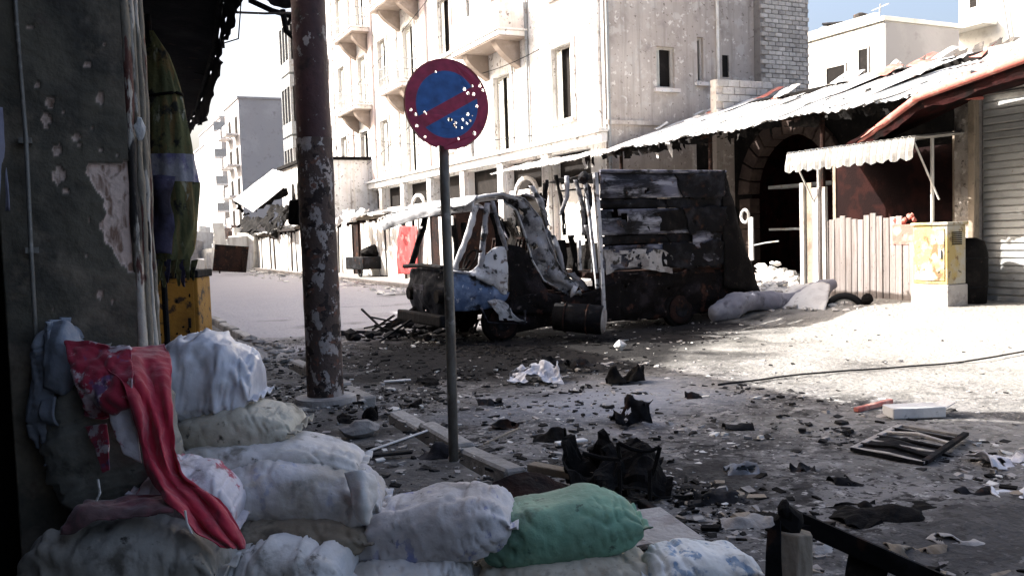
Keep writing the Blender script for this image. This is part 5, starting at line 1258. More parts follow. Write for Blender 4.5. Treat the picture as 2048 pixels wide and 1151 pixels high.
# ochre utility box beyond the pillar
def ochre_box():
    D = 10.6; a = dep(294, 548, D); b = dep(394, 548, D); h = a.z
    t = thing('ochre_utility_box', 'ochre utility box with rust pocks standing behind the sandbags', 'cabinet', ((a.x+b.x)/2, (a.y+b.y)/2, PZ))
    ax = (b-a); ax.z = 0; w = ax.length; ax.normalize(); ay = Vector((-ax.y, ax.x, 0)); Rm = Matrix((ax, ay, Vector((0,0,1)))).transposed()
    c = (a+b)/2+ay*.22
    def bx(cx, cy, z0, z1, sx, sy, name, m, bev=.015, par=None): return MB().obox(Vector((c.x, c.y, (z0+z1)/2))+ax*cx+ay*cy, (sx, sy, z1-z0), Rm).build(name, m, par or t, bevel=bev)
    bx(0, 0, PZ-.05, PZ+.12, w*.96, .42, 'plinth', MT['concrete']); bx(0, 0, PZ+.12, h-.06, w, .45, 'body', MT['yellowcab'])
    bx(0, 0, h-.06, h+.03, w*1.08, .52, 'lid', MT['burnt'])
    d = bx(0, -.232, PZ+.18, h-.12, w*.84, .012, 'door', MT['yellowcab'], .004); bx(w*.32, -.25, .62, .74, .03, .02, 'handle', MT['burnt'], 0, d)
    m = MB(); rn = random.Random(5)
    for _ in range(7):
        q = c+ax*rn.uniform(-w*.36, w*.36)-ay*.237+Vector((0,0,rn.uniform(.55, h-.2)-c.z)); chunk(m, q, (rn.uniform(.03,.06), .012, rn.uniform(.03,.06)), rn.uniform(0, 9))
    m.build('rust_pocks', MT['soot'], t)
ochre_box()

# ------------------------------------------------------------------ sandbags
CRH = Vector((crt.x, crt.y, 0)).normalized(); CFH = Vector((fwd.x, fwd.y, 0)).normalized()
def bag(label, m, px0, px1, py0, py1, D, W=.36, tilt=0., yaw=0., wr=1., bend=0., seed=0., pleat=0., flat=.62, name='sandbag', group='sandbags piled in the stack', upright=False, endw=.72, tie=None):
    c = dep((px0+px1)/2, (py0+py1)/2, D); L_ = (px1-px0)*D/F_PX; H_ = (py1-py0)*D/F_PX
    ca, sa = math.cos(yaw), math.sin(yaw)
    ax = CRH*ca+CFH*sa; ay = -CRH*sa+CFH*ca; az = Vector((0,0,1))
    tl = math.radians(tilt); ax, az = ax*math.cos(tl)+az*math.sin(tl), az*math.cos(tl)-ax*math.sin(tl)
    if upright: L_, H_ = H_, L_; ax, az = az, -ax
    ns, nt_ = 72, 56; vs = []
    for i in range(ns+1):
        s = -1+2*i/ns
        s_ = math.copysign(abs(s)**.85, s)
        e = abs(s_)
        hw = W/2*(endw+(1-endw)*(1-e**3)); hh = H_/2*(max(0, 1-e**3.2))**.5+.007
        for k in range(nt_):
            a = 2*math.pi*k/nt_
            cx_, cz_ = math.cos(a), math.sin(a)
            y = hw*math.copysign(abs(cx_)**.62, cx_); z = hh*math.copysign(abs(cz_)**.68, cz_)*(1+.13*nz((s_*1.6, cx_*.6, 0), 1.0, seed+50))
            if z < 0: z *= 1.0 if upright else 1.0
            lp = Vector((s_*L_/2, y, z))
            nrm = Vector((.2*s_, cx_*.8, cz_)).normalized()
            # long drape folds, end puckers, small crumple
            f = .011*nz((lp.x*1.2, y*2.4, z*2.4), 2.4, seed)+.0045*nz((lp.x*.6, lp.y, lp.z*1.8), 8, seed+3)+.0022*nz(lp, 22, seed+6)
            f += .011*(e**2.5)*math.sin(a*9+seed+3*nz(lp, 5, seed))*(1-e**12)
            fold = abs(nz((lp.x*1.6+lp.z*1.2, lp.y*.7, lp.z*.8), 4.4, seed+11)); f -= .013*max(0, .10-fold)/.10*(.35+.65*e)
            fold = abs(nz((lp.x*.9-lp.z*1.9, lp.y*.6, lp.z), 6.5, seed+17)); f -= .007*max(0, .09-fold)/.09
            sd = abs(cz_-.12*nz((lp.x, 0, 0), 6, seed)-.05)
            if sd < .07: f += .006*(1-sd/.07)
            f -= .010*max(0, .07-abs(nz((lp.x*3.2+lp.z*1.5, lp.y*2, lp.z*1.1), 5.5, seed+41)))/.07*(.3+e)
            if pleat:
                g = nz((lp.x*2.2+lp.z*.8, lp.y*1.2, lp.z*.5), 3.4, seed+23); f += pleat*((1-min(1, abs(g)*2.2))**2-.3)+pleat*.5*((1-min(1, abs(nz((lp.x*1.2-lp.z*2.2, lp.y*1.5, lp.z), 5.2, seed+29))*2.4))**2-.3)
            lp = lp+nrm*(f*wr)
            lp.z -= bend*s_*s_*L_; lp.z += .012*nz((s_*2.2, cx_, 0), 1.0, seed+60)
            lp.y += .02*nz((lp.x, 0, 0), 3, seed+2)
            vs.append(c+ax*lp.x+ay*lp.y+az*lp.z)
    fs = [(i*nt_+k, i*nt_+(k+1) % nt_, (i+1)*nt_+(k+1) % nt_, (i+1)*nt_+k) for i in range(ns) for k in range(nt_)]
    fs += [tuple(range(nt_))[::-1], tuple(ns*nt_+k for k in range(nt_))]
    mb = MB().add(vs, fs)
    lo = Vector((c.x, c.y, min(v.z for v in mb.v)))
    t = thing(name, label, 'sandbag' if name == 'sandbag' else 'sack', lo, group)
    bo = mb.build('body', m, t, smooth=True)
    # sewn hem at both ends
    for sgn in (-1, 1):
        e = c+ax*(sgn*L_/2)-az*(bend*L_); rows = []
        for q in range(4):
            rows.append([e+ax*(sgn*(q*.012-.01))+ay*(W/2*endw*(-1+2*j/10)*(1+.05*q))+az*(.012*math.sin(j*2.1+seed)*q/3+.010*nz((j, q, seed), .7)) for j in range(11)])
        patch(rows, 6, 30, .004, 12, seed).build('hem', m, t, solid=.005, smooth=True)
    return t
B = BAG
bag('green sandbag lying at the right end of the stack', B['green'], 958, 1276, 992, 1112, 3.36, .38, 5, .1, 1.0, .02, 1.)
bag('white sandbag with blue print lying left of the green one', B['printed'], 722, 1030, 986, 1108, 3.30, .38, 8, -.1, 1.1, .02, 2., pleat=.006)
bag('beige sandbag under the green one', B['beige'], 950, 1310, 1098, 1215, 3.30, .40, 0, .05, 1.0, .0, 3.)
bag('white sandbag under the blue-printed one at the bottom edge', B['white'], 688, 946, 1104, 1215, 3.20, .38, 0, 0, 1.1, .0, 4.)
bag('pale blue printed sandbag cut by the bottom edge right of the beige one', B['paleblue'], 1290, 1520, 1096, 1200, 3.22, .36, -6, .1, 1.0, .0, 5.)
bag('pale crumpled sandbag at the bottom edge under the brown one', B['white'], 462, 706, 1072, 1215, 3.08, .38, -3, -.1, 1.2, .0, 6., pleat=.010)
bag('dark brown sandbag squeezed below the large blue-grey one', B['brown'], 440, 745, 1022, 1100, 3.26, .42, -2, 0, .9, .0, 7.)
bag('grey sandbag filling the bottom left corner of the stack', B['grey'], 78, 462, 1022, 1215, 2.92, .42, 0, -.05, 1.2, .02, 8., pleat=.007)
bag('large blue-grey sandbag in the middle of the stack with a folded white end', B['blue'], 440, 768, 918, 1046, 3.36, .42, -6, .05, 1.1, .02, 9.)
bag('brownish white sandbag poking out behind the large blue-grey one', B['grey'], 600, 788, 950, 1078, 3.48, .38, -14, .25, 1.0, .02, 10.)
bag('thin pale sandbag third from the top of the stack', B['white'], 362, 722, 874, 946, 3.48, .40, -4, .05, .8, .03, 11.)
bag('beige sandbag under the white plastic sack', B['beige'], 344, 598, 812, 904, 3.56, .40, 4, 0, 1.0, .02, 12.)
bag('white and pink printed sandbag end below the red cloth', B['pinkwhite'], 290, 482, 926, 1072, 3.06, .34, -22, .1, 1.0, .02, 13.)
bag('white crumpled plastic sack on top of the stack', B['plastic'], 312, 520, 672, 846, 3.60, .36, -14, 0, 1.3, .03, 14., pleat=.017, name='plastic_sack', endw=.8)
bag('big slumped grey sack leaning on the pillar under the red cloth', B['darkgrey'], 106, 346, 705, 1030, 3.10, .26, 8, 0, 1.3, .0, 15., pleat=.012, name='slumped_sack', upright=True, endw=.7)
bag('slate-blue sack standing at the upper left of the stack', B['slate'], 80, 172, 650, 900, 3.12, .26, -4, 0, 1.6, .0, 16., name='upright_sack', upright=True, endw=.85)
# supporting rows below the frame so that the wall stands on the pavement
def under(label, m, px, D, z, L_=.62, s=0.):
    c = dep(px, 1000, D); k = F_PX/D
    py = CY+(EYE-z)*k*1.0; q = dep(px, py, D); py += (q.z-z)*k
    bag(label, m, px-L_/2*k, px+L_/2*k, py-.105*k, py+.105*k, D, .42, 0, 0, 1., 0., s)
for i, (px, D, z, lab) in enumerate([(270, 2.95, .20, 'hidden grey sandbag under the bottom left corner bag'), (600, 3.15, .20, 'hidden sandbag under the pale crumpled bag'), (880, 3.26, .20, 'hidden sandbag under the white bottom bag'), (1180, 3.32, .20, 'hidden sandbag under the beige right bag'), (420, 3.45, .40, 'hidden sandbag in the core of the stack'), (470, 3.5, .62, 'hidden upper core sandbag of the stack'), (430, 3.5, .20, 'hidden lowest core sandbag of the stack'), (230, 3.1, .42, 'hidden sandbag under the slumped sack')]):
    under(lab, B['grey'], px, D, z, .66, 30.+i)
# folded white end of the big blue-grey bag
net = [[dep(690, 945, 3.13), dep(722, 940, 3.12), dep(750, 950, 3.2)], [dep(698, 985, 3.10), dep(728, 985, 3.08), dep(756, 985, 3.16)], [dep(712, 1035, 3.09), dep(735, 1050, 3.08), dep(748, 1030, 3.14)]]
single(patch(net, 18, 16, .014, 14, 5.), 'sack_flap', B['white'], 'white folded flap hanging at the end of the large blue-grey bag', 'flap', solid=.006, smooth=True)
# ear of the slate sack
net = [[dep(90, 648, 3.04), dep(128, 640, 3.02), dep(158, 660, 3.05)], [dep(86, 700, 2.98), dep(120, 700, 2.96), dep(168, 712, 3.0)], [dep(90, 775, 2.98), dep(125, 790, 2.95), dep(160, 770, 3.0)]]
single(patch(net, 20, 18, .015, 11, 9.), 'sack_ear', B['slate'], 'open slate-blue sack mouth sticking up at the upper left', 'sack', solid=.006, smooth=True)
net = [[dep(84, 800, 2.98), dep(110, 792, 2.96)], [dep(80, 830, 2.97), dep(112, 835, 2.95)], [dep(100, 850, 2.98), dep(118, 850, 2.96)]]
single(patch(net, 10, 8, .01, 12, 2.), 'sack_corner', B['slate'], 'small tied corner jutting from the left side of the slumped sack', 'sack', solid=.006, smooth=True)

# red cloth draped over the bags
rows = [((180,700),(330,690),3.10,3.24), ((200,722),(338,716),2.94,3.10), ((240,765),(342,770),2.86,2.98), ((268,830),(346,830),2.83,2.92), ((280,900),(352,896),2.82,2.90), ((302,955),(374,950),2.80,2.88), ((340,1008),(436,1002),2.76,2.86), ((388,1058),(482,1066),2.74,2.82), ((440,1092),(486,1090),2.76,2.82)]
net = []
for (a, b, d0, d1) in rows:
    net.append([dep(a[0]+(b[0]-a[0])*j/8, a[1]+(b[1]-a[1])*j/8, d0+(d1-d0)*j/8-.015*math.sin(j*1.9+1.6*math.sin(len(net)*1.1))-.010*math.cos(j*1.1+len(net)*1.9)) for j in range(9)])
t = thing('red_cloth', 'crimson cloth draped down over the sandbags', 'cloth', dep(380, 1050, 2.8))
patch(net, 130, 64, .014, 9, 4., rag=.015).build('hanging_strip', MT['redcloth'], t, solid=.003, smooth=True)
net = [[dep(150,700,2.98), dep(200,684,2.96), dep(262,690,2.98)], [dep(152,745,2.90), dep(205,740,2.86), dep(268,745,2.88)], [dep(168,800,2.90), dep(215,812,2.85), dep(262,790,2.87)], [dep(178,828,2.94), dep(215,835,2.90), dep(245,822,2.92)]]
patch(net, 50, 36, .035, 9, 14., rag=.02).build('crumpled_part', MT['redprint'], t, solid=.005, smooth=True, label='printed red and white crumpled part')
net = [[dep(168,852,2.92), dep(215,846,2.88)], [dep(186,890,2.88), dep(218,886,2.86)], [dep(205,945,2.88), dep(216,940,2.87)]]
patch(net, 24, 12, .014, 10, 20.).build('hanging_corner', MT['redprint'], t, solid=.004, smooth=True)
net = [[dep(180,1000,2.84), dep(260,985,2.86), dep(345,985,2.88)], [dep(150,1015,2.74), dep(250,1018,2.74), dep(350,1015,2.76)], [dep(118,1060,2.70), dep(240,1034,2.71), dep(350,1026,2.74)]]
patch(net, 30, 60, .03, 7, 24., rag=.03).build('lower_fold', MT['dullpink'], t, solid=.005, smooth=True, label='dull pink fold over the bottom left bag')
net = [[dep(218,800,2.90), dep(265,775,2.88)], [dep(228,870,2.86), dep(272,850,2.85)], [dep(250,905,2.87), dep(284,925,2.87)]]
single(patch(net, 30, 16, .018, 10, 31.), 'pale_rag', B['pinkwhite'], 'pale lilac rag hanging beside the red cloth strip', 'rag', solid=.004, smooth=True)
for i, (pts, lab) in enumerate([([(196,958),(200,985),(193,1000)], 'short white string hanging under the slumped sack'), ([(370,1020),(374,1045),(384,1066)], 'short white string hanging from the red cloth hem')]):
    single(MB().tube([dep(x, y, 2.72) for x, y in pts], .004, 6), 'string', B['white'], lab, 'string')

# ------------------------------------------------------------------ debris on the ground
def scrap_sheet(name, label, m, px, py, w, d, h, seed, cat='scrap', amp=.12, zb=0., hole=.5, rz=0.):
    """crumpled standing sheet lying on the ground at a picture point"""
    p = gp(px, py, zb); p.z = gz(p.x, p.y)+zb
    ax = CRH*math.cos(rz)+CFH*math.sin(rz); ay = CFH*math.cos(rz)-CRH*math.sin(rz)
    rn = random.Random(seed); net = []
    for i in range(4):
        net.append([p+ax*(w*(-.5+j/4)+rn.uniform(-.08,.08)*w)+ay*(d*(i/3))+Vector((0,0,max(0, h*rn.uniform(.0,1.0)*(1 if 0 < i < 3 else .25)))) for j in range(5)])
    mb = patch(net, 26, 30, amp*min(w, .8), 5, seed*1.0, hole=min(hole, .42), hscale=2.4/max(w, .25), rag=.06*w)
    lo = min(v.z for v in mb.v); g = p.z-.01
    mb.v = [v+Vector((0,0,g-lo)) for v in mb.v]
    return single(mb, name, m, label, cat, solid=.005)
def lump(name, label, m, px, py, sx, sy, sz, seed, cat, zb=0., n=1):
    p = gp(px, py, zb); p.z = gz(p.x, p.y)+zb; mb = MB(); rn = random.Random(seed)
    for i in range(n):
        o = Vector((rn.uniform(-.5,.5)*sx*(n > 1), rn.uniform(-.5,.5)*sy*(n > 1), 0)); s = rn.uniform(.6, 1) if n > 1 else 1
        chunk(mb, p+o+Vector((0,0,sz*.42*s)), (sx*s, sy*s, sz*s), seed+i*1.7, 0, 2)
    return single(mb, name, m, label, cat)
def plank(name, label, m, pa, pb, w, h, cat='plank', za=.03, zb=.03, base=0.):
    a = gp(*pa, base); b = gp(*pb, base); a.z = gz(a.x, a.y)+base+za; b.z = gz(b.x, b.y)+base+zb
    o = single(MB().bar(a, b, w, h), name, m, label, cat, bevel=.008); return o
# big twisted piece left of the green bag's far side
scrap_sheet('twisted_metal', 'big black twisted metal sheet lying behind the green sandbag', MT['soot'], 1240, 1012, .62, .6, .42, 6, amp=.22, hole=.45)
p = gp(1250, 960)
m = MB()
for (a, b) in (((1165,905),(1240,918)), ((1240,915),(1236,884)), ((1236,884),(1285,902)), ((1285,902),(1320,893)), ((1320,893),(1305,950))):
    m.tube([dep(*a, 4.95), dep((a[0]+b[0])/2, (a[1]+b[1])/2+3, 4.95), dep(*b, 4.95)], .012, 6)
for x in (1240, 1300): m.tube([dep(x, 940, 4.95), dep(x, 1000, 4.9)], .012, 6)
single(m, 'bent_wire_frame', MT['soot'], 'bent black wire frame rising out of the twisted metal', 'wire frame')
plank('broken_lath', 'pale wooden lath lying in front of the twisted metal', MT['wood'], (1062, 962), (1234, 990), .09, .05, 'lath', .10, .08)
b0 = gp(1060, 1010); 
net = [[dep(985,965,4.6), dep(1060,945,4.7), dep(1130,975,4.7)], [dep(985,1010,4.5), dep(1060,1012,4.45), dep(1120,1030,4.4)], [dep(1000,1050,4.45), dep(1060,1060,4.4), dep(1110,1060,4.35)]]
single(patch(net, 14, 14, .02, 6, 4.), 'charred_board', MT['rust'], 'dark brown charred board propped behind the blue-printed and green bags', 'board', solid=.02)
# upright broken post and the angle bar at the bottom right
t = thing('broken_post', 'broken timber post stub with a charred top at the bottom edge', 'post', gp(1585, 1165))
a = dep(1585, 1190, 3.05); p = [dep(1585, y, 3.05) for y in (1300, 1150, 1060)]
m = MB(); g0 = Vector((p[0].x, p[0].y, 0)); m.tube([Vector((p[2].x-.02, p[2].y, -.02)), p[1]-Vector((.015,0,0)), p[2]], [.085,.082,.070], 7); m.build('stub', MT['wood'], t, bevel=.006)
q = dep(1578, 1042, 3.05); m = MB(); chunk(m, q, (.11,.10,.12), 5., 0, 2); chunk(m, q+Vector((-.02,0,.04)), (.05,.05,.09), 8., 0, 2); m.build('charred_top', MT['soot'], t)
net = [[dep(1535,1060,3.02), dep(1560,1040,3.0)], [dep(1532,1110,3.0), dep(1562,1100,2.98)], [dep(1530,1165,3.0), dep(1565,1165,2.98)]]
patch(net, 10, 6, .006, 9, 3.).build('side_flange', MT['burnt'], t, solid=.01)
a, b = dep(1608, 1045, 3.3), dep(1880, 1165, 3.0)
m = MB(); d = (b-a).normalized(); up = Vector((0,0,1))
m.bar(a-d*.05, b+d*.5, .012, .07); m.bar(a-d*.05+Vector((.02,.035,-.03)), b+d*.5+Vector((.02,.035,-.03)), .07, .012)
g1 = b+d*.5; m.bar(Vector((a.x, a.y, a.z)), Vector((a.x+.02, a.y+.05, 0)), .05, .05); m.bar(g1, Vector((g1.x, g1.y, 0)), .05, .05)
single(m, 'angle_iron', MT['burnt'], 'long dark angle iron slanting down to the bottom edge beside the post stub', 'angle iron')
m = patch([[dep(1700,1085,3.25), dep(1780,1120,3.15)], [dep(1690,1150,3.2), dep(1770,1180,3.1)]], 8, 8, .015, 6, 2.)
single(m, 'black_plate', MT['soot'], 'black plate hanging under the slanting angle iron', 'plate', solid=.01)
# pallet-like bent rack
def rack():
    a, b, c_, d = gp(1705, 905), gp(1850, 935), gp(1932, 880), gp(1800, 858)
    t = thing('bent_rack', 'bent dark metal rack lying flat in the shade left of the plastic sheet', 'rack', (a+b+c_+d)/4)
    for P_ in (a, b, c_, d): P_.z = .03
    for k in range(7):
        f = k/6; s = a.lerp(d, f); e = b.lerp(c_, f)
        mid = s.lerp(e, .5)+Vector((0,0,.012+.02*math.sin(k*2)))
        MB().tube([s, mid, e], .016, 6).build('bar', MT['burnt'] if k % 2 else MT['concrete'], t)
    MB().bar(a, b, .05, .025).build('edge', MT['burnt'], t); MB().bar(a, d, .04, .02).build('edge', MT['concrete'], t); MB().bar(b+Vector((0,0,.01)), c_+Vector((0,0,.02)), .04, .025).build('edge', MT['burnt'], t)
    patch([[a, b], [a.lerp(d, .45), b.lerp(c_, .45)]], 8, 16, .03, 4, 3., hole=.5).build('torn_skin', MT['burnt'], t, solid=.008)
rack()
# white box on the shadow edge with a reddish stick
p = gp(1838, 836)
t = thing('white_box', 'white cardboard box lying on the edge of the sunlight', 'box', p)
MB().obox(p+Vector((0,0.05,.055)), (.44,.2,.09), Euler((0,0,-YAW+.04)).to_matrix()).build('carton', MT['whitecloth'], t, bevel=.01)
MB().obox(p+Vector((.15,.02,.10))+CRH*.12, (.12,.2,.008), Euler((0,-.5,-YAW)).to_matrix()).build('flap', MT['whitecloth'], t)
plank('reddish_stick', 'reddish splintered stick beside the white box', MT['redpaint'], (1712, 826), (1782, 808), .05, .04, 'stick')
# the listed larger scraps
scrap_sheet('charred_cone', 'dark peaked scrap near the sun line below the truck', MT['soot'], 1255, 770, .38, .25, .22, 11)
scrap_sheet('charred_lump', 'dark rounded scrap on the bluish ash in mid road', MT['burnt'], 1268, 852, .30, .2, .22, 12, amp=.2)
scrap_sheet('plastic_bag', 'torn white plastic bag on the road below the truck', B['plastic'], 1072, 768, .55, .4, .18, 13, 'plastic bag', amp=.2, hole=.25)
scrap_sheet('wire_tangle', 'dark tangled scrap just right of the white plastic bag', MT['burnt'], 1140, 745, .6, .4, .2, 14, hole=.2)
lump('concrete_lump', 'pale broken concrete lump on the pavement between pole and bags', MT['concrete'], 722, 872, .36, .24, .14, 3.3, 'rubble', PZ)
scrap_sheet('dark_rag', 'dark rag on top of the concrete lump by the pole', MT['soot'], 712, 850, .3, .2, .12, 15, 'rag', zb=PZ+.06)
plank('curved_strip', 'dark rubber strip on the pavement above the thin pale bag', MT['rubber'], (722, 918), (826, 914), .06, .02, 'strip', .02, .04, PZ)
scrap_sheet('black_cloth', 'black crumpled cloth at the foot of the sign post', MT['darkcanvas'], 866, 918, .22, .2, .12, 16, 'cloth', zb=PZ)
plank('white_batten', 'flat white slat on the road right of the sign post', MT['whitecloth'], (1112, 894), (1172, 886), .07, .02, 'slat')
scrap_sheet('black_scrap', 'black scrap beside the flat white slat', MT['soot'], 1100, 885, .26, .2, .12, 17)
scrap_sheet('blue_scrap', 'small blue-grey scrap on the road in front of the shadow edge', BAG['slate'], 1488, 952, .2, .14, .08, 18)
scrap_sheet('navy_scrap', 'small dark peaked scrap right of the blue-grey one', MT['burnt'], 1612, 950, .16, .12, .1, 19)
scrap_sheet('plastic_sheet', 'crumpled pale plastic sheet at the right edge above the rubble', B['plastic'], 2030, 940, .32, .3, .12, 20, 'plastic sheet', hole=.5)
scrap_sheet('plastic_wrap', 'lower crumpled pale plastic at the right edge', B['plastic'], 2050, 1005, .26, .2, .1, 21, 'plastic sheet', hole=.5)
scrap_sheet('burnt_mat', 'large black burnt mat lying flat in the rubble at lower right', MT['soot'], 1810, 1060, .68, .36, .07, 22, 'mat', amp=.06)
scrap_sheet('burnt_scrap', 'smaller black burnt panel left of the large burnt mat', MT['soot'], 1720, 1030, .22, .14, .10, 23)
plank('fallen_slab', 'grey slab lying behind the right end of the sandbags', MT['concrete'], (1284, 1060), (1372, 1118), .22, .06, 'slab', .09, .06)
plank('charred_batten', 'dark charred batten beside the grey slab', MT['burnt'], (1282, 1040), (1392, 1098), .05, .05, 'batten', .10, .06)
plank('white_strip', 'thin white strip on the road left of the sign post', MT['whitecloth'], (768, 768), (822, 764), .05, .02, 'strip')
lump('white_stone', 'white stone lying on the sunlit edge below the truck', MT['white_rubble'], 1240, 700, .17, .15, .16, 6.1, 'stone')
plank('tin_strip', 'pale tin strip on the pavement by the sign foot', MT['whitecloth'], (742, 905), (870, 860), .03, .012, 'strip', .02, .02, PZ)
plank('thin_rod', 'thin pale rod on the road right of the sign post', MT['wood'], (968, 895), (1040, 862), .018, .018, 'rod')
for i, (px, py, w, lab) in enumerate([(980, 812, .3, 'flat dark scrap right of the sign post above the ash'), (860, 770, .4, 'dark torn scrap between the pole and the sign post'), (1010, 860, .3, 'dark scrap on the ash nearest the sign post'),
        (1330, 930, .2, 'small black scrap right of the wire frame'), (1700, 980, .25, 'dark flake left of the bent rack'), (1960, 1000, .25, 'dark flake near the lower plastic'), (1390, 800, .25, 'dark flake along the shadow edge'),
        (1480, 860, .3, 'dark flake in mid road below the sunlit strip'), (820, 815, .28, 'dark scrap on the kerb left of the sign post'), (1440, 1010, .4, 'grey crumpled scrap right of the green bag'), (1500, 1060, .35, 'pale crumpled scrap left of the post stub'),
        (1660, 1110, .2, 'pale scrap right of the post stub'), (1950, 1110, .4, 'pale broken panel in the rubble at the bottom right corner'), (1840, 1120, .35, 'brown broken panel in the rubble below the burnt mat')]):
    scrap_sheet('scrap_piece', lab, (MT['burnt'], MT['soot'], MT['burnt'], MT['soot'], MT['burnt'], MT['burnt'], MT['burnt'], MT['burnt'], MT['soot'], MT['burnt'], MT['concrete'], MT['concrete'], MT['concrete'], MT['wood'])[i], px, py, w*.75, w*.5, .07, 50+i)
# dark tube added as the thin crack across the sunlit yard
pts = [gp(x, y)+Vector((0,0,.02)) for x, y in ((1436, 773), (1500, 765), (1600, 752), (1700, 744), (1800, 738), (1920, 728), (2048, 716), (2200, 702))]
for q in pts: q.z = gz(q.x, q.y)+.022
m = MB(); N_ = []
for a, b in zip(pts, pts[1:]):
    for k in range(6): w_ = a.lerp(b, k/6); N_.append(w_+Vector((0, .03*nz(w_, 3), 0)))
m.tube(N_, .010, 6); single(m, 'crack_line', MT['rubber'], 'dark thin crack line running across the sunlit yard', 'cable', smooth=True)

# rolled grey canvas, white slab, motorbike-like wheel heap at the sunlit kerb right of the truck
a, b = gp(1408, 632, .05), gp(1650, 578, .5)
c0, c1 = gp(1424, 628, .17), gp(1668, 572, .52)
m = MB(); N_ = 60; ring = 36; vs = []
for i in range(N_+1):
    f = i/N_; p = c0.lerp(c1, f)+Vector((0,0,.06*math.sin(f*7))); ax = (c1-c0).normalized(); s1 = ax.cross(Vector((0,0,1))).normalized(); s2 = s1.cross(ax)
    R_ = .19*(.9+.22*math.sin(f*6+1)+.12*math.sin(f*17))*min(1, (.55+3*f))*min(1, .5+4*(1-f))
    for k in range(ring):
        an = 2*math.pi*k/ring; d = s1*math.cos(an)+s2*math.sin(an); vs.append(p+d*R_*(1+.26*fbm(p+d*R_, 3.2, 2)+.10*nz(p+d*R_, 11, 4)))
m.add(vs, [(i*ring+k, i*ring+(k+1) % ring, (i+1)*ring+(k+1) % ring, (i+1)*ring+k) for i in range(N_) for k in range(ring)]+[tuple(range(ring))[::-1], tuple(N_*ring+k for k in range(ring))])
single(m, 'canvas_roll', MT['greycloth'], 'lumpy grey canvas roll lying between the truck tail and the stall', 'canvas roll', smooth=True)
net = [[onx(1545,642,10.6), onx(1600,648,10.6), onx(1650,640,10.7)], [onx(1560,600,11.0), onx(1610,592,11.0), onx(1655,595,11.0)], [onx(1580,575,11.6), onx(1620,565,11.6), onx(1660,570,11.6)]]
single(patch(net, 16, 16, .05, 3, 6.), 'white_tarp', MT['whitecloth'], 'white tarpaulin spread over debris left of the wheel', 'tarpaulin', solid=.03, smooth=True)
q = gp(1600, 640); heap('debris_under_tarp', 'broken white debris under and behind the tarpaulin', (11.5, 12.6, gz(11.5, 12)), .6, 1.1, .45, 60, MT['white_rubble'], 9, .06, .22)
c = onx(1690, 622, 11.3)
t = thing('half_buried_wheel', 'half-buried spoked wheel in the white rubble before the stall', 'wheel', (c.x, c.y, .2))
ax = Vector((.75,.6,.25)).normalized(); s1 = ax.cross(Vector((0,0,1))).normalized(); s2 = s1.cross(ax)
MB().tube([c+(s1*math.cos(a)+s2*math.sin(a))*.27 for a in np.linspace(0, 6.2832, 29)], .055, 9).build('tyre', MT['rubber'], t, smooth=True)
MB().tube([c+(s1*math.cos(a)+s2*math.sin(a))*.20 for a in np.linspace(0, 6.2832, 29)], .018, 6).build('rim', MT['whitemetal'], t)
m = MB()
for a in np.linspace(0, 6.2832, 9)[:-1]: m.tube([c, c+(s1*math.cos(a)+s2*math.sin(a))*.2], .01, 5)
m.tube([c-ax*.06, c+ax*.06], .035, 10); m.build('spokes', MT['rail'], t)
p = onx(1732, 634, 11.0); lump('dark_battery', 'small dark block at the right end of the wheel rubble', MT['soot'], 1735, 645, .22, .2, .2, 2.2, 'block')
heap('wheel_rubble', 'low white rubble around the half-buried wheel', (11.2, 10.9, .22), .6, .9, .12, 80, MT['white_rubble'], 14, .05, .16)
heap('pavement_rubble', 'pale rubble mound beside the ochre utility box', (1.95, 12.4, PZ), .7, 1.0, .28, 90, MT['concrete'], 17, .06, .2)

# fine rubble nobody could count, strewn over road and pavement
def strew(name, label, m, n, seed, region, smin, smax, dens):
    rn = random.Random(seed); vs = []; fs = []; k = 0; made = 0; tries = 0
    while made < n and tries < n*30:
        tries += 1
        x = rn.uniform(region[0], region[1]); y = rn.uniform(region[2], region[3])
        if rn.random() > dens(x, y): continue
        s = smin+(smax-smin)*rn.random()**5; z = (PZ if x < 2.38 else gz(x, y))
        R = Euler((rn.uniform(-.25,.25), rn.uniform(-.25,.25), rn.uniform(0, 6.3))).to_matrix()
        a, b, c = s*rn.uniform(.5, 1.7), s*rn.uniform(.4, 1.2), s*rn.uniform(.06, .34)
        P = [Vector((sx*a*rn.uniform(.5, 1), sy*b*rn.uniform(.5, 1), sz*c)) for sx in (-.5, .5) for sy in (-.5, .5) for sz in (-.5, .5)]
        vs += [R @ q+Vector((x, y, z+c*.35)) for q in P]
        fs += [tuple(i+k for i in f) for f in ((0,1,3,2),(4,6,7,5),(0,4,5,1),(2,3,7,6),(0,2,6,4),(1,5,7,3))]; k += 8; made += 1
    mb = MB(); mb.v = vs; mb.f = fs; mb.m = [0]*len(fs)
    return tag(mb.build(name, m), label, 'rubble', kind='stuff')
def dens_grey(x, y):
    d = .10+1.2*max(0, fbm((x, y, 0), 1.0, 15))**1.3+.8*math.exp(-((x-2.2)**2/.5+(y-8.8)**2/.6))+.9*math.exp(-((x-4.2)**2/1.6+(y-3.0)**2/.7))+.5*math.exp(-((x-2.8)**2/.4+(y-5.5)**2/6))
    return d*(1-.95*math.exp(-((x-5.8)**2/9+(y-11.3)**2/3.2)))*(.12 if x > 6.2 and y < 10 else 1)
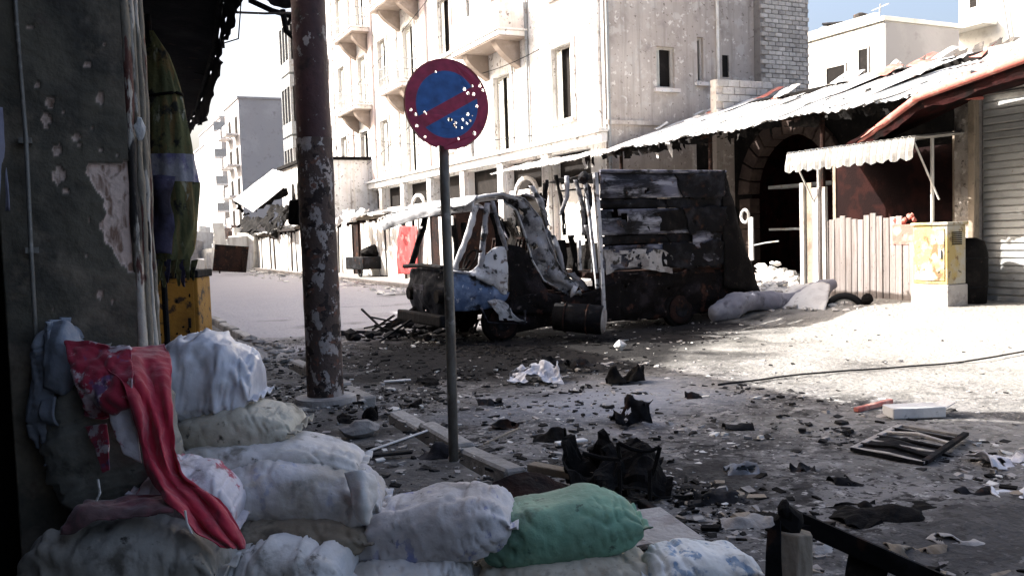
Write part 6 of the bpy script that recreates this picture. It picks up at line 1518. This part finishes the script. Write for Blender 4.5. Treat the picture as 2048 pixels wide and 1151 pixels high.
def dens_dark(x, y):
    d = .22+1.3*max(0, fbm((x, y, 0), .9, 5))**1.2+.9*math.exp(-((x-2.2)**2/.5+(y-8.8)**2/.6))+.9*math.exp(-((x-3.0)**2/.15+(y-4.6)**2/.5))
    d += .9*math.exp(-((x-6)**2/6+(y-11)**2/2.5)) + .8*math.exp(-((x-4.2)**2/1.6+(y-3.0)**2/.7)) + .5*math.exp(-((x-2.8)**2/.4+(y-5.5)**2/6))
    if x > 6.2: d *= .06 if y < 10 else .4
    return d
strew('dark_rubble', 'fine dark chips and cinders strewn over the shaded road', MT['cinder'], 13000, 1, (.6, 10, 2.4, 15), .008, .085, dens_dark)
strew('grey_rubble', 'fine grey masonry chips strewn over road and pavement', MT['concrete'], 6000, 2, (.6, 12.5, 2.4, 15), .007, .08, dens_grey)
strew('white_chips', 'small white paper and plaster chips scattered on the road', MT['white_rubble'], 1500, 3, (.6, 12.5, 2.4, 14), .012, .085, dens_grey)
strew('far_rubble', 'low litter along the far booths and pavement edge', MT['white_rubble'], 900, 4, (7.5, 10.4, 24, 60), .05, .35, lambda x, y: 1.0 if x > 8.6 else .15)

# far clutter down the street: shattered stall fronts and goods read as one mass
m = MB(); rn = random.Random(77)
for i in range(260):
    y = rn.uniform(56, 110); x = 10.2+rn.uniform(-2.4, 1.5)*(1+.3*(y-56)/50)-(y-56)*.02
    h = rn.uniform(.3, 3.4)*rn.random()**.6+.2
    m.obox((x, y, h/2), (rn.uniform(.1, 1.3), rn.uniform(.1, 1.6), h), Euler((rn.uniform(-.15,.15), rn.uniform(-.2,.2), rn.uniform(-.6,.6))).to_matrix(), rn.choice((0, 0, 0, 1, 2)))
tag(m.build('far_market_clutter', [MT['whitemetal'], MT['soot'], MT['concrete']]), 'jumble of shattered stall fronts far down the street', 'clutter', kind='stuff')

corner = lambda x, y: math.exp(-((x-4.3)**2/1.5+(y-2.75)**2/.30))+.35*math.exp(-((x-3.35)**2/.12+(y-3.9)**2/.25))
strew('charred_flakes', 'charred flakes piled in the lower right rubble field', MT['soot'], 2600, 21, (2.9, 7, 2.0, 4.6), .012, .12, corner)
strew('pale_flakes', 'pale plaster and paper flakes in the lower right rubble field', MT['concrete'], 1100, 22, (2.9, 7, 2.0, 4.4), .010, .09, corner)
strew('brown_flakes', 'brown wood and tile splinters in the lower right rubble field', MT['wood'], 800, 23, (2.9, 7, 2.0, 4.4), .012, .11, corner)
strew('yard_specks', 'small dark stones speckling the sunlit yard', MT['concrete'], 500, 24, (6.2, 13, 4, 11.5), .008, .045, lambda x, y: 1)
# red and pink cloth hung on the booth seen through the cab
p = onx(815, 498, 10.7)
net = [[onx(798+38*j/4, 452, 10.72)+Vector((-.05*math.sin(j*2.2),0,0)) for j in range(5)], [onx(795+40*j/4, 500, 10.72)+Vector((-.06*math.sin(j*2.2+.4),0,0)) for j in range(5)], [onx(797+38*j/4, 548, 10.72)+Vector((-.05*math.sin(j*2.2+.8),0,0)) for j in range(5)]]
single(patch(net, 30, 40, .02, 3, 2.), 'red_curtain', mat('faded_red_curtain', (.36,.05,.05), [((.42,.17,.16), 2, .54, .62), ((.16,.015,.015), 3, .52, .6)], rand=0), 'faded red curtain hanging on the booth seen through the truck windscreen', 'curtain', solid=.01, smooth=True)

rn = random.Random(5)
for i, (px, py, w, h, lab) in enumerate([(492, 452, 40, 40, 'torn dark awning hanging over the booth left of the pole'), (545, 440, 46, 50, 'sagging charred awning over the booth with the square opening'), (455, 470, 34, 36, 'tattered awning at the farthest booths'), (690, 436, 50, 22, 'ragged pale awning hanging above the booth right of the pole')]):
    net = [[onx(px-w/2+w*j/4, py-h/2+rn.uniform(-5, 5), 9.6)+Vector((.5,0,0)) for j in range(5)], [onx(px-w/2+w*j/4, py+rn.uniform(-5, 5), 9.6)+Vector((.1,0,0)) for j in range(5)], [onx(px-w/2+w*j/4, py+h/2+rn.uniform(-12, 8), 9.6)+Vector((-.2,0,0)) for j in range(5)]]
    single(patch(net, 18, 24, .25, 1.1, 3.*i, hole=.32, hscale=1.3, rag=.15), 'torn_awning', MT['soot'] if i < 2 else MT['rust'] if i == 2 else MT['whitecloth'], lab, 'awning', solid=.02)
